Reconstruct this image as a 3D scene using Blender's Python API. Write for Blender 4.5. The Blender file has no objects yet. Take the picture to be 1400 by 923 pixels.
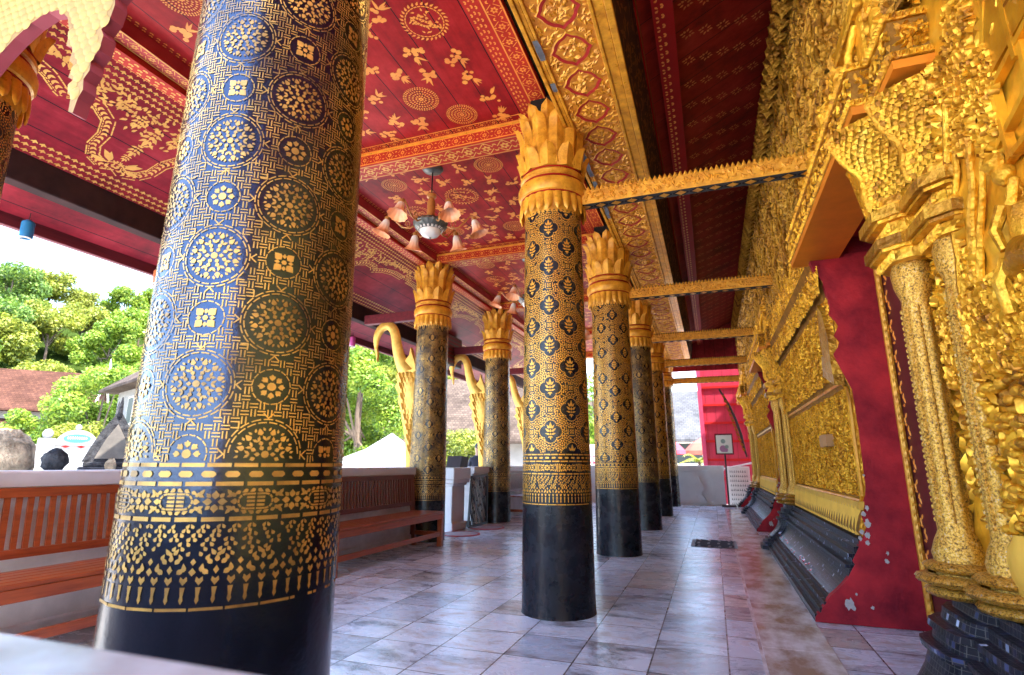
import bpy, math, random
import numpy as np
from mathutils import Vector, Matrix, Euler
random.seed(7); rng = np.random.default_rng(7)
PI = math.pi; R = math.radians
sc = bpy.context.scene
col = sc.collection
sin, cos = math.sin, math.cos

# ------------------------------------------------------------------ helpers
class MB:
    """collects faces; build() links them as ONE mesh object"""
    def __init__(s): s.v = []; s.f = []; s.m = []; s.uv = None
    def add(s, vs, fs, m=0):
        o = len(s.v); s.v.extend(vs)
        for f in fs: s.f.append(tuple(i + o for i in f)); s.m.append(m)
        return s
    def box(s, x0, y0, z0, x1, y1, z1, m=0, b=0.0):
        if b <= 0:
            vs = [(x0,y0,z0),(x1,y0,z0),(x1,y1,z0),(x0,y1,z0),(x0,y0,z1),(x1,y0,z1),(x1,y1,z1),(x0,y1,z1)]
            return s.add(vs, [(3,2,1,0),(4,5,6,7),(0,1,5,4),(1,2,6,5),(2,3,7,6),(3,0,4,7)], m)
        # chamfered box: three crossing slabs' hull
        vs = []; idx = {}
        for ix,x in enumerate((x0,x1)):
            for iy,y in enumerate((y0,y1)):
                for iz,z in enumerate((z0,z1)):
                    dx = b if ix==0 else -b; dy = b if iy==0 else -b; dz = b if iz==0 else -b
                    for k,p in enumerate(((x,y+dy,z+dz),(x+dx,y,z+dz),(x+dx,y+dy,z))):
                        idx[(ix,iy,iz,k)] = len(vs); vs.append(p)
        I = lambda a,bb,c,k: idx[(a,bb,c,k)]
        fs = []
        for a in (0,1):
            q = [I(a,0,0,0),I(a,1,0,0),I(a,1,1,0),I(a,0,1,0)]; fs.append(q if a else q[::-1])
            q = [I(0,a,0,1),I(1,a,0,1),I(1,a,1,1),I(0,a,1,1)]; fs.append(q[::-1] if a else q)
            q = [I(0,0,a,2),I(1,0,a,2),I(1,1,a,2),I(0,1,a,2)]; fs.append(q if a else q[::-1])
        for a in (0,1):
            for c in (0,1):
                fs.append([I(0,a,c,1),I(1,a,c,1),I(1,a,c,2),I(0,a,c,2)][::(1 if a==c else -1)])
                fs.append([I(a,0,c,0),I(a,1,c,0),I(a,1,c,2),I(a,0,c,2)][::(-1 if a==c else 1)])
                fs.append([I(a,c,0,0),I(a,c,1,0),I(a,c,1,1),I(a,c,0,1)][::(1 if a==c else -1)])
        for a in (0,1):
            for c in (0,1):
                for d in (0,1):
                    t = [I(a,c,d,0),I(a,c,d,1),I(a,c,d,2)]
                    fs.append(t if (a+c+d)%2==1 else t[::-1])
        return s.add(vs, fs, m)
    def obox(s, p, q, w, h, m=0, up=(0,0,1)):
        """bar from p to q, width w, height h"""
        p = Vector(p); q = Vector(q); d = (q-p).normalized(); up = Vector(up)
        sd = d.cross(up)
        if sd.length < 1e-4: sd = d.cross(Vector((1,0,0)))
        sd.normalize(); u = sd.cross(d)
        vs = []
        for c in (p,q):
            for a,b in ((-1,-1),(1,-1),(1,1),(-1,1)): vs.append(tuple(c+sd*a*w/2+u*b*h/2))
        return s.add(vs, [(3,2,1,0),(4,5,6,7),(0,1,5,4),(1,2,6,5),(2,3,7,6),(3,0,4,7)], m)
    def tube(s, pts, rad, n=10, m=0, flat=1.0, flatdir=None, cap=True):
        pts = [Vector(p) for p in pts]
        if not hasattr(rad,'__len__'): rad = [rad]*len(pts)
        vs = []; ref = Vector(flatdir) if flatdir else None; last = None
        for i,p in enumerate(pts):
            t = (pts[min(i+1,len(pts)-1)]-pts[max(i-1,0)]).normalized()
            if ref is not None: a = (ref - t*ref.dot(t)).normalized()
            else:
                if last is None:
                    a = t.cross(Vector((0,0,1)) if abs(t.z)<.9 else Vector((1,0,0))).normalized()
                else: a = (last - t*last.dot(t)).normalized()
            last = a; b = t.cross(a)
            for k in range(n):
                an = 2*PI*k/n
                vs.append(tuple(p + a*cos(an)*rad[i]*flat + b*sin(an)*rad[i]))
        fs = []
        for i in range(len(pts)-1):
            for k in range(n):
                k2 = (k+1)%n; fs.append((i*n+k,i*n+k2,(i+1)*n+k2,(i+1)*n+k))
        if cap:
            fs.append(tuple(range(n))[::-1]); fs.append(tuple((len(pts)-1)*n+k for k in range(n)))
        return s.add(vs, fs, m)
    def lathe(s, prof, n=24, c=(0,0,0), m=0, mod=None):
        vs = []
        for i,(r,z) in enumerate(prof):
            for k in range(n):
                an = 2*PI*k/n; rr = r if mod is None else mod(r,z,an,i)
                vs.append((c[0]+rr*cos(an), c[1]+rr*sin(an), c[2]+z))
        fs = []
        for i in range(len(prof)-1):
            for k in range(n):
                k2 = (k+1)%n; fs.append((i*n+k,i*n+k2,(i+1)*n+k2,(i+1)*n+k))
        return s.add(vs, fs, m)
    def prism(s, poly, fn, d0, d1, m=0, m2=None):
        """2-D outline given thickness between depths d0 and d1; fn(u,v,d)->xyz"""
        n = len(poly)
        vs = [fn(u,v,d0) for u,v in poly]+[fn(u,v,d1) for u,v in poly]
        s.add(vs, [tuple(range(n))[::-1], tuple(range(n,2*n))], m)
        o = len(s.v)-2*n; mm = m if m2 is None else m2
        for i in range(n):
            j = (i+1)%n; s.f.append((o+i,o+j,o+n+j,o+n+i)); s.m.append(mm)
        return s
    def grid(s, P, m=0, flip=False):
        """P: array (a,b,3)"""
        a,b = P.shape[:2]
        fs = []
        for i in range(a-1):
            for j in range(b-1):
                q = (i*b+j,(i+1)*b+j,(i+1)*b+j+1,i*b+j+1); fs.append(q[::-1] if flip else q)
        return s.add([tuple(p) for p in P.reshape(-1,3)], fs, m)
    def pat(s, polys, fn, m=1, out=(0,0,-1)):
        # thin gold-leaf pieces; overlapping ones lie a hair above each other
        for k,p in enumerate(polys):
            e = 6e-5*(k%23); q=[fn(u,v) for u,v in p]
            if out=='radial': q=[(x*(1+e/.26),y*(1+e/.26),z) for x,y,z in q]
            else: q=[(x+out[0]*e,y+out[1]*e,z+out[2]*e) for x,y,z in q]
            s.add(q, [tuple(range(len(p)))], m)
        return s
    def blob(s, c, r, m=0, n=8, k=5, jit=.15, q=None):
        vs=[]; fs=[]
        for i in range(k+1):
            ph = PI*i/k
            for j in range(n):
                th = 2*PI*j/n; f = 1+random.uniform(-jit,jit)
                vs.append((c[0]+r[0]*f*sin(ph)*cos(th), c[1]+r[1]*f*sin(ph)*sin(th), c[2]+r[2]*f*cos(ph)))
        for i in range(k):
            for j in range(n):
                j2=(j+1)%n; fs.append((i*n+j,(i+1)*n+j,(i+1)*n+j2,i*n+j2))
        return s.add(vs,fs,m)
    def leaf(s, fn, u, v, a, L, w, h, m=0):
        """small raised leaf on a relief: fn(u,v,d)"""
        ca,sa = cos(a),sin(a)
        def P(x,y,d): return fn(u+x*ca-y*sa, v+x*sa+y*ca, d)
        vs=[P(-L*.5,0,-.002),P(-L*.2,-w/2,-.001),P(L*.2,-w*.40,-.001),P(L*.58,0,.001),P(L*.2,w*.40,-.001),P(-L*.2,w/2,-.001),P(-.28*L,0,h*.9),P(.12*L,0,h)]
        return s.add(vs,[(0,1,6),(1,2,7,6),(2,3,7),(3,4,7),(4,5,6,7),(5,0,6)],m)
    def build(s, name, mats, parent=None, smooth=35, loc=None):
        me = bpy.data.meshes.new(name)
        me.from_pydata([tuple(map(float,v)) for v in s.v], [], s.f)
        if not isinstance(mats,(list,tuple)): mats=[mats]
        for m in mats: me.materials.append(m)
        if len(mats)>1: me.polygons.foreach_set('material_index', np.array(s.m,dtype=np.int32))
        if s.uv is not None:
            l = me.uv_layers.new(name='UVMap'); uv = np.array(s.uv,dtype=np.float32)
            vi = np.zeros(len(me.loops),dtype=np.int32); me.loops.foreach_get('vertex_index',vi)
            l.data.foreach_set('uv', uv[vi].ravel())
        if smooth:
            me.polygons.foreach_set('use_smooth', np.ones(len(me.polygons),dtype=bool))
            me.set_sharp_from_angle(angle=R(smooth))
        me.update()
        o = bpy.data.objects.new(name, me); col.objects.link(o)
        if parent is not None: o.parent = parent
        if loc: o.location = loc
        return o
def tag(o, label=None, cat=None, group=None, kind=None):
    if label: o['label']=label
    if cat: o['category']=cat
    if group: o['group']=group
    if kind: o['kind']=kind
    return o
def empty(name, loc, label, cat, group=None, rz=0):
    o = bpy.data.objects.new(name, None); col.objects.link(o)
    o.empty_display_size=.2; o.location=loc; o.rotation_euler=(0,0,rz)
    return tag(o,label,cat,group)
def copy_tree(o, parent=None):
    c = o.copy(); col.objects.link(c)
    if parent is not None: c.parent = parent
    for ch in list(o.children): copy_tree(ch, c)
    return c

# ------------------------------------------------------------------ materials
def newmat(name):
    m = bpy.data.materials.new(name); m.use_nodes=True
    nt = m.node_tree; nt.nodes.clear()
    out = nt.nodes.new('ShaderNodeOutputMaterial'); b = nt.nodes.new('ShaderNodeBsdfPrincipled')
    nt.links.new(b.outputs[0], out.inputs[0])
    return m, nt, b
def ramp(nt, fac, stops):
    r = nt.nodes.new('ShaderNodeValToRGB'); e = r.color_ramp.elements
    e[0].position,e[0].color = stops[0][0],(*stops[0][1],1)
    e[1].position,e[1].color = stops[-1][0],(*stops[-1][1],1)
    for p,c in stops[1:-1]:
        x = e.new(p); x.color=(*c,1)
    nt.links.new(fac, r.inputs[0]); return r.outputs[0]
def noise(nt, scale, detail=6, rough=.6, dim='3D', vec=None, dist=0):
    n = nt.nodes.new('ShaderNodeTexNoise'); n.noise_dimensions=dim
    n.inputs['Scale'].default_value=scale; n.inputs['Detail'].default_value=detail
    n.inputs['Roughness'].default_value=rough; n.inputs['Distortion'].default_value=dist
    if vec is not None: nt.links.new(vec, n.inputs['Vector'])
    return n
def coords(nt, kind='Object', scale=None):
    t = nt.nodes.new('ShaderNodeTexCoord'); o = t.outputs[kind]
    if scale:
        mp = nt.nodes.new('ShaderNodeMapping'); mp.inputs['Scale'].default_value=scale
        nt.links.new(o, mp.inputs[0]); o = mp.outputs[0]
    return o
def bump(nt, b, h, strength=.3, dist=.01, prev=None):
    n = nt.nodes.new('ShaderNodeBump'); n.inputs['Strength'].default_value=strength; n.inputs['Distance'].default_value=dist
    nt.links.new(h, n.inputs['Height'])
    if prev is not None: nt.links.new(prev, n.inputs['Normal'])
    nt.links.new(n.outputs[0], b.inputs['Normal']); return n.outputs[0]
def mat(name, c1, c2=None, scale=4, rough=.6, metal=0, bs=0, bscale=40, bd=.004, sc3=None, contrast=.25, rvar=0, coat=0, spec=None, detail=6):
    m,nt,b = newmat(name)
    v = coords(nt,'Object',sc3)
    if c2 is None: c2=tuple(x*.75 for x in c1)
    n = noise(nt, scale, detail, .6, vec=v)
    nt.links.new(ramp(nt, n.outputs[0], [(.5-contrast,c2),(.5+contrast,c1)]), b.inputs['Base Color'])
    b.inputs['Metallic'].default_value=metal; b.inputs['Roughness'].default_value=rough
    if coat: b.inputs['Coat Weight'].default_value=coat; b.inputs['Coat Roughness'].default_value=.15
    if spec is not None: b.inputs['Specular IOR Level'].default_value=spec
    if rvar:
        n3 = noise(nt, scale*3, 4, .6, vec=v)
        mr = nt.nodes.new('ShaderNodeMapRange'); mr.inputs['From Min'].default_value=.3; mr.inputs['From Max'].default_value=.7
        mr.inputs['To Min'].default_value=max(.03,rough-rvar); mr.inputs['To Max'].default_value=min(1,rough+rvar)
        nt.links.new(n3.outputs[0], mr.inputs[0]); nt.links.new(mr.outputs[0], b.inputs['Roughness'])
    if bs:
        n2 = noise(nt, bscale, 5, .6, vec=coords(nt,'Object'))
        bump(nt, b, n2.outputs[0], bs, bd)
    return m

GOLD_LEAF = mat('gold_leaf', (.98,.52,.07), (.72,.32,.035), 9, .36, .35, bs=.15, bscale=120, bd=.001, rvar=.1)
GOLD_WORN = mat('gold_leaf_worn', (.95,.56,.12), (.20,.11,.035), 5, .42, .3, contrast=.14, bs=.15, bscale=120, bd=.001, rvar=.1)
GOLD_PAINT = mat('gold_paint', (1.0,.52,.045), (.52,.19,.012), 11, .38, .18, bs=.5, bscale=45, bd=.005, rvar=.15, contrast=.2, detail=9)
GOLD_CARVED = mat('gold_carved', (1.0,.50,.045), (.55,.2,.02), 14, .4, .2, bs=.5, bscale=55, bd=.006, rvar=.12)
LACQUER = mat('black_lacquer_sky_sheen', (.005,.006,.010), (.012,.014,.022), 5, .19, 0, bs=.30, bscale=75, bd=.0025, rvar=.07, spec=1.0)
[n for n in LACQUER.node_tree.nodes if n.type=='BSDF_PRINCIPLED'][0].inputs['Specular Tint'].default_value=(.42,.58,1,1)  # blue sky sheen put into the specular colour of the nearest column
LACQUER2 = mat('black_lacquer_no_sheen', (.006,.007,.010), (.020,.021,.027), 3.2, .27, 0, bs=.5, bscale=26, bd=.006, rvar=.14, spec=.4, contrast=.14, detail=9)  # same lacquer on the other columns, sky sheen held back in the material
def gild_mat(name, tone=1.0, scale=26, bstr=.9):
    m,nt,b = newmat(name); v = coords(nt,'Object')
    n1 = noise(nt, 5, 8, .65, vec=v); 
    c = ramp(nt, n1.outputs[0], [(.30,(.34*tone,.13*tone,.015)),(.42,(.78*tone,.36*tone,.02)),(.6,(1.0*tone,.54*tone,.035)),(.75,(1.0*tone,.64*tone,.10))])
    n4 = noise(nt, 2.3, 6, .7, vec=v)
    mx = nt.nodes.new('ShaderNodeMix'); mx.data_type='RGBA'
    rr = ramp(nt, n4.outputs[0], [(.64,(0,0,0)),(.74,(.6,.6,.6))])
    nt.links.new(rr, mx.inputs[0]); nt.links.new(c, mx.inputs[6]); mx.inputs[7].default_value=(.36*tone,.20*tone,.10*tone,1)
    ge=nt.nodes.new('ShaderNodeNewGeometry'); isl=ramp(nt, ge.outputs['Random Per Island'],[(0,(.36,.26,.16)),(.25,(.86,.82,.76)),(1,(1,1,1))])  # random dark islands imitate deep relief shadows in the colour
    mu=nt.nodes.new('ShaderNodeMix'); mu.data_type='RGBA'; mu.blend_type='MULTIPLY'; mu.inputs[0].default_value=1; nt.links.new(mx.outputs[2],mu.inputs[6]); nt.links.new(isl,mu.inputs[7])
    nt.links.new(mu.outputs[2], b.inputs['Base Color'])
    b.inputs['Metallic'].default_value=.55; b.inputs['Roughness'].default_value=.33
    vo = nt.nodes.new('ShaderNodeTexVoronoi'); vo.inputs['Scale'].default_value=scale; nt.links.new(v, vo.inputs['Vector'])
    n2 = noise(nt, scale*1.6, 5, .6, vec=v)
    ad = nt.nodes.new('ShaderNodeMath'); ad.operation='ADD'; nt.links.new(vo.outputs['Distance'], ad.inputs[0]); nt.links.new(n2.outputs[0], ad.inputs[1])
    bump(nt, b, ad.outputs[0], bstr, .012)
    return m
GILD = gild_mat('gilded_stucco')
GILD_SMOOTH = gild_mat('gilded_smooth', 1.0, 9, .35)
GILD_SILVER = None
def silver_gild():
    m,nt,b = newmat('worn_gilt_mosaic'); v = coords(nt,'Object')
    n1 = noise(nt, 120, 4, .7, vec=v)
    c = ramp(nt, n1.outputs[0], [(.34,(.05,.028,.012)),(.45,(.42,.20,.025)),(.57,(.80,.44,.05)),(.68,(.36,.34,.33))])
    nt.links.new(c, b.inputs['Base Color']); b.inputs['Metallic'].default_value=.55; b.inputs['Roughness'].default_value=.35
    bump(nt, b, n1.outputs[0], .6, .006); return m
GILD_SILVER = silver_gild()
GILD_DARK = gild_mat('darker_gilding', .72, 30, 1.0)  # same gilding recipe at a darker tone
GROUND_GOLD = mat('dark_gilt_ground', (.42,.18,.02), (.12,.05,.008), 9, .65, 0, bs=.8, bscale=40, bd=.01, spec=.2)  # colour darkened so gaps between relief leaves look like shadowed crevices
YELLOW_PLASTER = mat('yellow_plaster', (.90,.52,.06), (.66,.34,.04), 6, .55, .15, bs=.3, bscale=30, bd=.004)
def plank_red(name, base, dark, axis=0, pw=.24, rough=.5):
    m,nt,b = newmat(name); t = coords(nt,'Object')
    sx = nt.nodes.new('ShaderNodeSeparateXYZ'); nt.links.new(t, sx.inputs[0])
    mo = nt.nodes.new('ShaderNodeMath'); mo.operation='PINGPONG'; mo.inputs[1].default_value=pw/2
    nt.links.new(sx.outputs[axis], mo.inputs[0])
    n = noise(nt, 2.2, 7, .65, vec=t); n0 = noise(nt, 14, 5, .7, vec=coords(nt,'Object',(1,.15,1) if axis==0 else (.15,1,1)))
    ad = nt.nodes.new('ShaderNodeMath'); ad.operation='MULTIPLY_ADD'; nt.links.new(n0.outputs[0], ad.inputs[0]); ad.inputs[1].default_value=.45; nt.links.new(n.outputs[0], ad.inputs[2])
    c = ramp(nt, ad.outputs[0], [(.5,dark),(.72,base),(.95,tuple(min(1,x*1.5+.012) for x in base))])
    seam = nt.nodes.new('ShaderNodeMath'); seam.operation='LESS_THAN'; seam.inputs[1].default_value=.004; nt.links.new(mo.outputs[0], seam.inputs[0])
    mx = nt.nodes.new('ShaderNodeMix'); mx.data_type='RGBA'; nt.links.new(seam.outputs[0], mx.inputs[0]); nt.links.new(c, mx.inputs[6]); mx.inputs[7].default_value=(.012,.003,.004,1)
    nt.links.new(mx.outputs[2], b.inputs['Base Color']); b.inputs['Roughness'].default_value=rough; b.inputs['Specular IOR Level'].default_value=.18
    n2 = noise(nt, 60, 4, .6, vec=t); bump(nt, b, n2.outputs[0], .15, .003)
    return m
CEIL_RED = plank_red('red_ceiling_planks', (.34,.010,.010), (.15,.005,.006))
AISLE_RED = plank_red('maroon_ceiling_planks', (.25,.010,.018), (.12,.006,.010), axis=0, pw=.26)
DARK_RED = plank_red('dark_red_planks', (.26,.014,.008), (.10,.006,.004), axis=1, pw=.34)
ORANGE_GOLD = mat('orange_gold_stencil', (1.0,.42,.06), (.75,.22,.035), 7, .5, .05)
PALE_GOLD = mat('pale_gold_stencil', (.92,.50,.10), (.60,.28,.05), 8, .5, .1)
DIM_GOLD = mat('dim_gold_stencil', (.75,.24,.06), (.4,.10,.03), 7, .5, .05)
RED_BAND = mat('red_painted_band', (.60,.035,.02), (.40,.02,.014), 5, .5, spec=.2)
PINK_BAND = mat('pink_red_band', (.55,.07,.07), (.38,.03,.04), 5, .55, spec=.2)
MAROON = mat('maroon_timber', (.17,.018,.026), (.08,.010,.014), 3, .6, spec=.2, sc3=(6,.6,6), bs=.15)
DARK_TIMBER = mat('dark_timber', (.035,.014,.012), (.015,.008,.008), 5, .55)
BLACK = mat('black_gap', (.006,.004,.004), None, 3, .9)
RED_PLASTER = mat('red_plaster', (.52,.026,.034), (.20,.009,.018), 2.4, .7, bs=.7, bscale=14, bd=.014, contrast=.12, spec=.2, detail=9)
RED_DOOR = mat('dark_red_door', (.12,.008,.014), None, 4, .5)
RED_TRIM = mat('red_trim', (.42,.014,.012), None, 4, .6, spec=.15)
WHITE_PLASTER = mat('white_plaster', (.80,.80,.80), (.62,.62,.63), 2.5, .65, bs=.25, bscale=45, bd=.003, contrast=.3)
GREY_PLASTER = mat('stained_plaster', (.88,.88,.88), (.52,.51,.49), 2.6, .7, bs=.35, bscale=30, bd=.004, contrast=.22)
PALE_STONE = mat('pale_marble', (.94,.95,.97), (.40,.32,.29), 4.5, .22, bs=.05, contrast=.15, detail=8)
BENCH_WOOD = mat('varnished_wood', (.46,.10,.025), (.20,.035,.012), 5, .32, sc3=(9,.9,9), coat=.3, bs=.08)
BENCH_DARK = mat('dark_varnished_wood', (.20,.045,.022), (.09,.02,.012), 5, .35, sc3=(9,9,.9), coat=.2)
IRON = mat('black_iron', (.02,.02,.022), None, 8, .4, .3)
def gem(name, c, rough=.3, metal=0): return mat(name, c, None, 6, rough, metal)

def marble():
    m,nt,b = newmat('marble_tiles')
    t = nt.nodes.new('ShaderNodeTexCoord')
    def brick(w,h,ms):
        br = nt.nodes.new('ShaderNodeTexBrick'); br.offset=0; br.squash=1
        br.inputs['Color1'].default_value=(0,0,0,1); br.inputs['Color2'].default_value=(1,1,1,1); br.inputs['Mortar'].default_value=(.5,.5,.5,1)
        br.inputs['Scale'].default_value=1; br.inputs['Brick Width'].default_value=w; br.inputs['Row Height'].default_value=h
        br.inputs['Mortar Size'].default_value=ms; br.inputs['Mortar Smooth'].default_value=.1
        nt.links.new(t.outputs['Object'], br.inputs['Vector']); return br
    br = brick(.40,.40,.0045)
    sep = nt.nodes.new('ShaderNodeSeparateColor'); nt.links.new(br.outputs['Color'], sep.inputs[0])
    ml = nt.nodes.new('ShaderNodeMath'); ml.operation='MULTIPLY'; ml.inputs[1].default_value=60; nt.links.new(sep.outputs[0], ml.inputs[0])
    mp = coords(nt,'Object',(1.0,1.9,1))
    n = noise(nt, 1.5, 9, .68, '4D', mp, 1.4); nt.links.new(ml.outputs[0], n.inputs['W'])
    n2 = noise(nt, 3.2, 8, .72, '4D', mp, 1.0); nt.links.new(ml.outputs[0], n2.inputs['W'])
    c = ramp(nt, n.outputs[0], [(.28,(.07,.06,.055)),(.365,(.26,.265,.285)),(.42,(.55,.59,.64)),(.49,(.80,.86,.92)),(.8,(.87,.92,.97))])
    br2 = ramp(nt, n2.outputs[0], [(.52,(0,0,0)),(.66,(1,1,1))])
    mx = nt.nodes.new('ShaderNodeMix'); mx.data_type='RGBA'; mx.blend_type='MULTIPLY'
    nt.links.new(br2, mx.inputs[0]); nt.links.new(c, mx.inputs[6]); mx.inputs[7].default_value=(.70,.54,.42,1)
    tone = nt.nodes.new('ShaderNodeMix'); tone.data_type='RGBA'; tone.blend_type='MULTIPLY'; tone.inputs[0].default_value=1
    tr = ramp(nt, sep.outputs[0], [(0,(.34,.34,.36)),(.16,(.80,.70,.60)),(.34,(.66,.70,.76)),(.6,(.95,.97,1.0)),(1,(1.0,1.0,1.0))])
    nt.links.new(mx.outputs[2], tone.inputs[6]); nt.links.new(tr, tone.inputs[7])
    mx2 = nt.nodes.new('ShaderNodeMix'); mx2.data_type='RGBA'
    nt.links.new(br.outputs['Fac'], mx2.inputs[0]); nt.links.new(tone.outputs[2], mx2.inputs[6]); mx2.inputs[7].default_value=(.10,.085,.08,1)
    nt.links.new(mx2.outputs[2], b.inputs['Base Color'])
    rr = nt.nodes.new('ShaderNodeMapRange'); nt.links.new(n2.outputs[0], rr.inputs[0]); rr.inputs['To Min'].default_value=.14; rr.inputs['To Max'].default_value=.42
    nt.links.new(rr.outputs[0], b.inputs['Roughness'])
    iv = nt.nodes.new('ShaderNodeMath'); iv.operation='SUBTRACT'; iv.inputs[0].default_value=1; nt.links.new(br.outputs['Fac'], iv.inputs[1])
    nb = bump(nt, b, iv.outputs[0], .3, .002)
    n5 = noise(nt, 3, 3, .5); bump(nt, b, n5.outputs[0], .06, .01, nb)
    return m
MARBLE = marble()
MARBLE_BROWN = mat('brown_marble', (.84,.86,.90), (.36,.26,.21), 2.2, .18, sc3=(2,1,1), contrast=.11, rvar=.08, detail=9)
def mosaic():
    m,nt,b = newmat('black_mirror_mosaic'); u = coords(nt,'UV')
    br = nt.nodes.new('ShaderNodeTexBrick'); br.offset=0
    br.inputs['Color1'].default_value=(0,0,0,1); br.inputs['Color2'].default_value=(1,1,1,1); br.inputs['Mortar'].default_value=(.5,.5,.5,1)
    br.inputs['Scale'].default_value=1; br.inputs['Brick Width'].default_value=.024; br.inputs['Row Height'].default_value=.024
    br.inputs['Mortar Size'].default_value=.0012; nt.links.new(u, br.inputs['Vector'])
    sep = nt.nodes.new('ShaderNodeSeparateColor'); nt.links.new(br.outputs['Color'], sep.inputs[0])
    c = ramp(nt, sep.outputs[0], [(0,(.008,.008,.012)),(.9,(.02,.018,.03)),(.975,(.05,.06,.14)),(.99,(.5,.56,.72))])
    mx = nt.nodes.new('ShaderNodeMix'); mx.data_type='RGBA'; nt.links.new(br.outputs['Fac'], mx.inputs[0]); nt.links.new(c, mx.inputs[6]); mx.inputs[7].default_value=(.085,.075,.07,1)
    nt.links.new(mx.outputs[2], b.inputs['Base Color'])
    b.inputs['Roughness'].default_value=.34; b.inputs['Specular IOR Level'].default_value=.12
    # every small tile sits at a slightly different tilt
    vm = nt.nodes.new('ShaderNodeTexWhiteNoise'); vm.noise_dimensions='1D'; nt.links.new(sep.outputs[0], vm.inputs['W'])
    n = noise(nt, 45, 2, .5, vec=u); a = nt.nodes.new('ShaderNodeMath'); a.operation='MULTIPLY_ADD'
    nt.links.new(br.outputs['Fac'], a.inputs[0]); a.inputs[1].default_value=-.6; nt.links.new(n.outputs[0], a.inputs[2])
    bump(nt, b, a.outputs[0], .5, .004); return m
MOSAIC = mosaic()
def leafmat(name, c1, c2, c3, scale=1.2):
    m,nt,b = newmat(name); v = coords(nt,'Object')
    n = noise(nt, scale, 4, .7, vec=v)
    g = nt.nodes.new('ShaderNodeNewGeometry')
    ad = nt.nodes.new('ShaderNodeMath'); ad.operation='MULTIPLY_ADD'; ad.inputs[1].default_value=.28; nt.links.new(g.outputs['Random Per Island'], ad.inputs[0]); nt.links.new(n.outputs[0], ad.inputs[2])
    c = ramp(nt, ad.outputs[0], [(.45,c1),(.64,c2),(.82,c3)])
    nt.links.new(c, b.inputs['Base Color']); b.inputs['Roughness'].default_value=.55
    tr = nt.nodes.new('ShaderNodeBsdfTranslucent'); nt.links.new(c, tr.inputs[0])
    ms = nt.nodes.new('ShaderNodeMixShader'); ms.inputs[0].default_value=.35
    out = [x for x in nt.nodes if x.type=='OUTPUT_MATERIAL'][0]
    nt.links.new(b.outputs[0], ms.inputs[1]); nt.links.new(tr.outputs[0], ms.inputs[2]); nt.links.new(ms.outputs[0], out.inputs[0])
    return m
LEAF = [leafmat('leaves_dark',(.03,.075,.012),(.10,.19,.022),(.19,.28,.035)),
        leafmat('leaves_yellow',(.07,.11,.012),(.21,.25,.022),(.34,.34,.04)),
        leafmat('leaves_fresh',(.05,.12,.010),(.17,.28,.018),(.29,.36,.035))]
BARK = mat('bark', (.14,.10,.07), (.06,.04,.03), 6, .85, bs=.5, bscale=20, bd=.02)

# ------------------------------------------------------------------ 2-D stencil pieces
def ngon(x,y,r,n=8,a0=0,sy=1): return [(x+r*cos(a0+2*PI*k/n), y+sy*r*sin(a0+2*PI*k/n)) for k in range(n)]
def tear(x,y,a,L,w,t=.4):
    """pointed drop starting at (x,y), heading a"""
    ca,sa=cos(a),sin(a); P=[(0,0),(L*t*.5,-w*.42),(L*t,-w*.5),(L*.75,-w*.25),(L,0),(L*.75,w*.25),(L*t,w*.5),(L*t*.5,w*.42)]
    return [(x+px*ca-py*sa, y+px*sa+py*ca) for px,py in P]
def rect(x,y,w,h,a=0):
    ca,sa=cos(a),sin(a)
    return [(x+px*ca-py*sa,y+px*sa+py*ca) for px,py in ((-w/2,-h/2),(w/2,-h/2),(w/2,h/2),(-w/2,h/2))]
def pill(x,y,w,h):
    c=min(w,h)*.35
    return [(x-w/2+c,y-h/2),(x+w/2-c,y-h/2),(x+w/2,y-h/2+c),(x+w/2,y+h/2-c),(x+w/2-c,y+h/2),(x-w/2+c,y+h/2),(x-w/2,y+h/2-c),(x-w/2,y-h/2+c)]
def diam(x,y,w,h): return [(x-w/2,y),(x,y-h/2),(x+w/2,y),(x,y+h/2)]
def ring_petals(x,y,r0,L,w,n,a0=0,t=.55): return [tear(x+r0*cos(a0+2*PI*k/n), y+r0*sin(a0+2*PI*k/n), a0+2*PI*k/n, L, w, t) for k in range(n)]
def arc_dashes(x,y,r,w,n,gap=.25,a0=0,a1=2*PI,sub=2):
    o=[]; st=(a1-a0)/n
    for k in range(n):
        s=a0+st*(k+gap/2); e=a0+st*(k+1-gap/2)
        A=[s+(e-s)*i/sub for i in range(sub+1)]
        o.append([(x+(r-w/2)*cos(a),y+(r-w/2)*sin(a)) for a in A]+[(x+(r+w/2)*cos(a),y+(r+w/2)*sin(a)) for a in A[::-1]])
    return o
def path_dashes(pts,w,dash,gap,off=0.0):
    o=[]; P=np.array(pts,float); d=np.hypot(*np.diff(P,axis=0).T); L=np.concatenate([[0],np.cumsum(d)])
    def at(t):
        x=np.interp(t,L,P[:,0]); y=np.interp(t,L,P[:,1]); e=.004
        dx=np.interp(min(t+e,L[-1]),L,P[:,0])-np.interp(max(t-e,0),L,P[:,0]); dy=np.interp(min(t+e,L[-1]),L,P[:,1])-np.interp(max(t-e,0),L,P[:,1])
        n=math.hypot(dx,dy) or 1; return x-dy/n*off,y+dx/n*off,math.atan2(dy,dx)
    t=0
    while t+dash<L[-1]:
        x,y,a=at(t+dash/2); o.append(rect(x,y,dash,w,a)); t+=dash+gap
    return o
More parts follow.
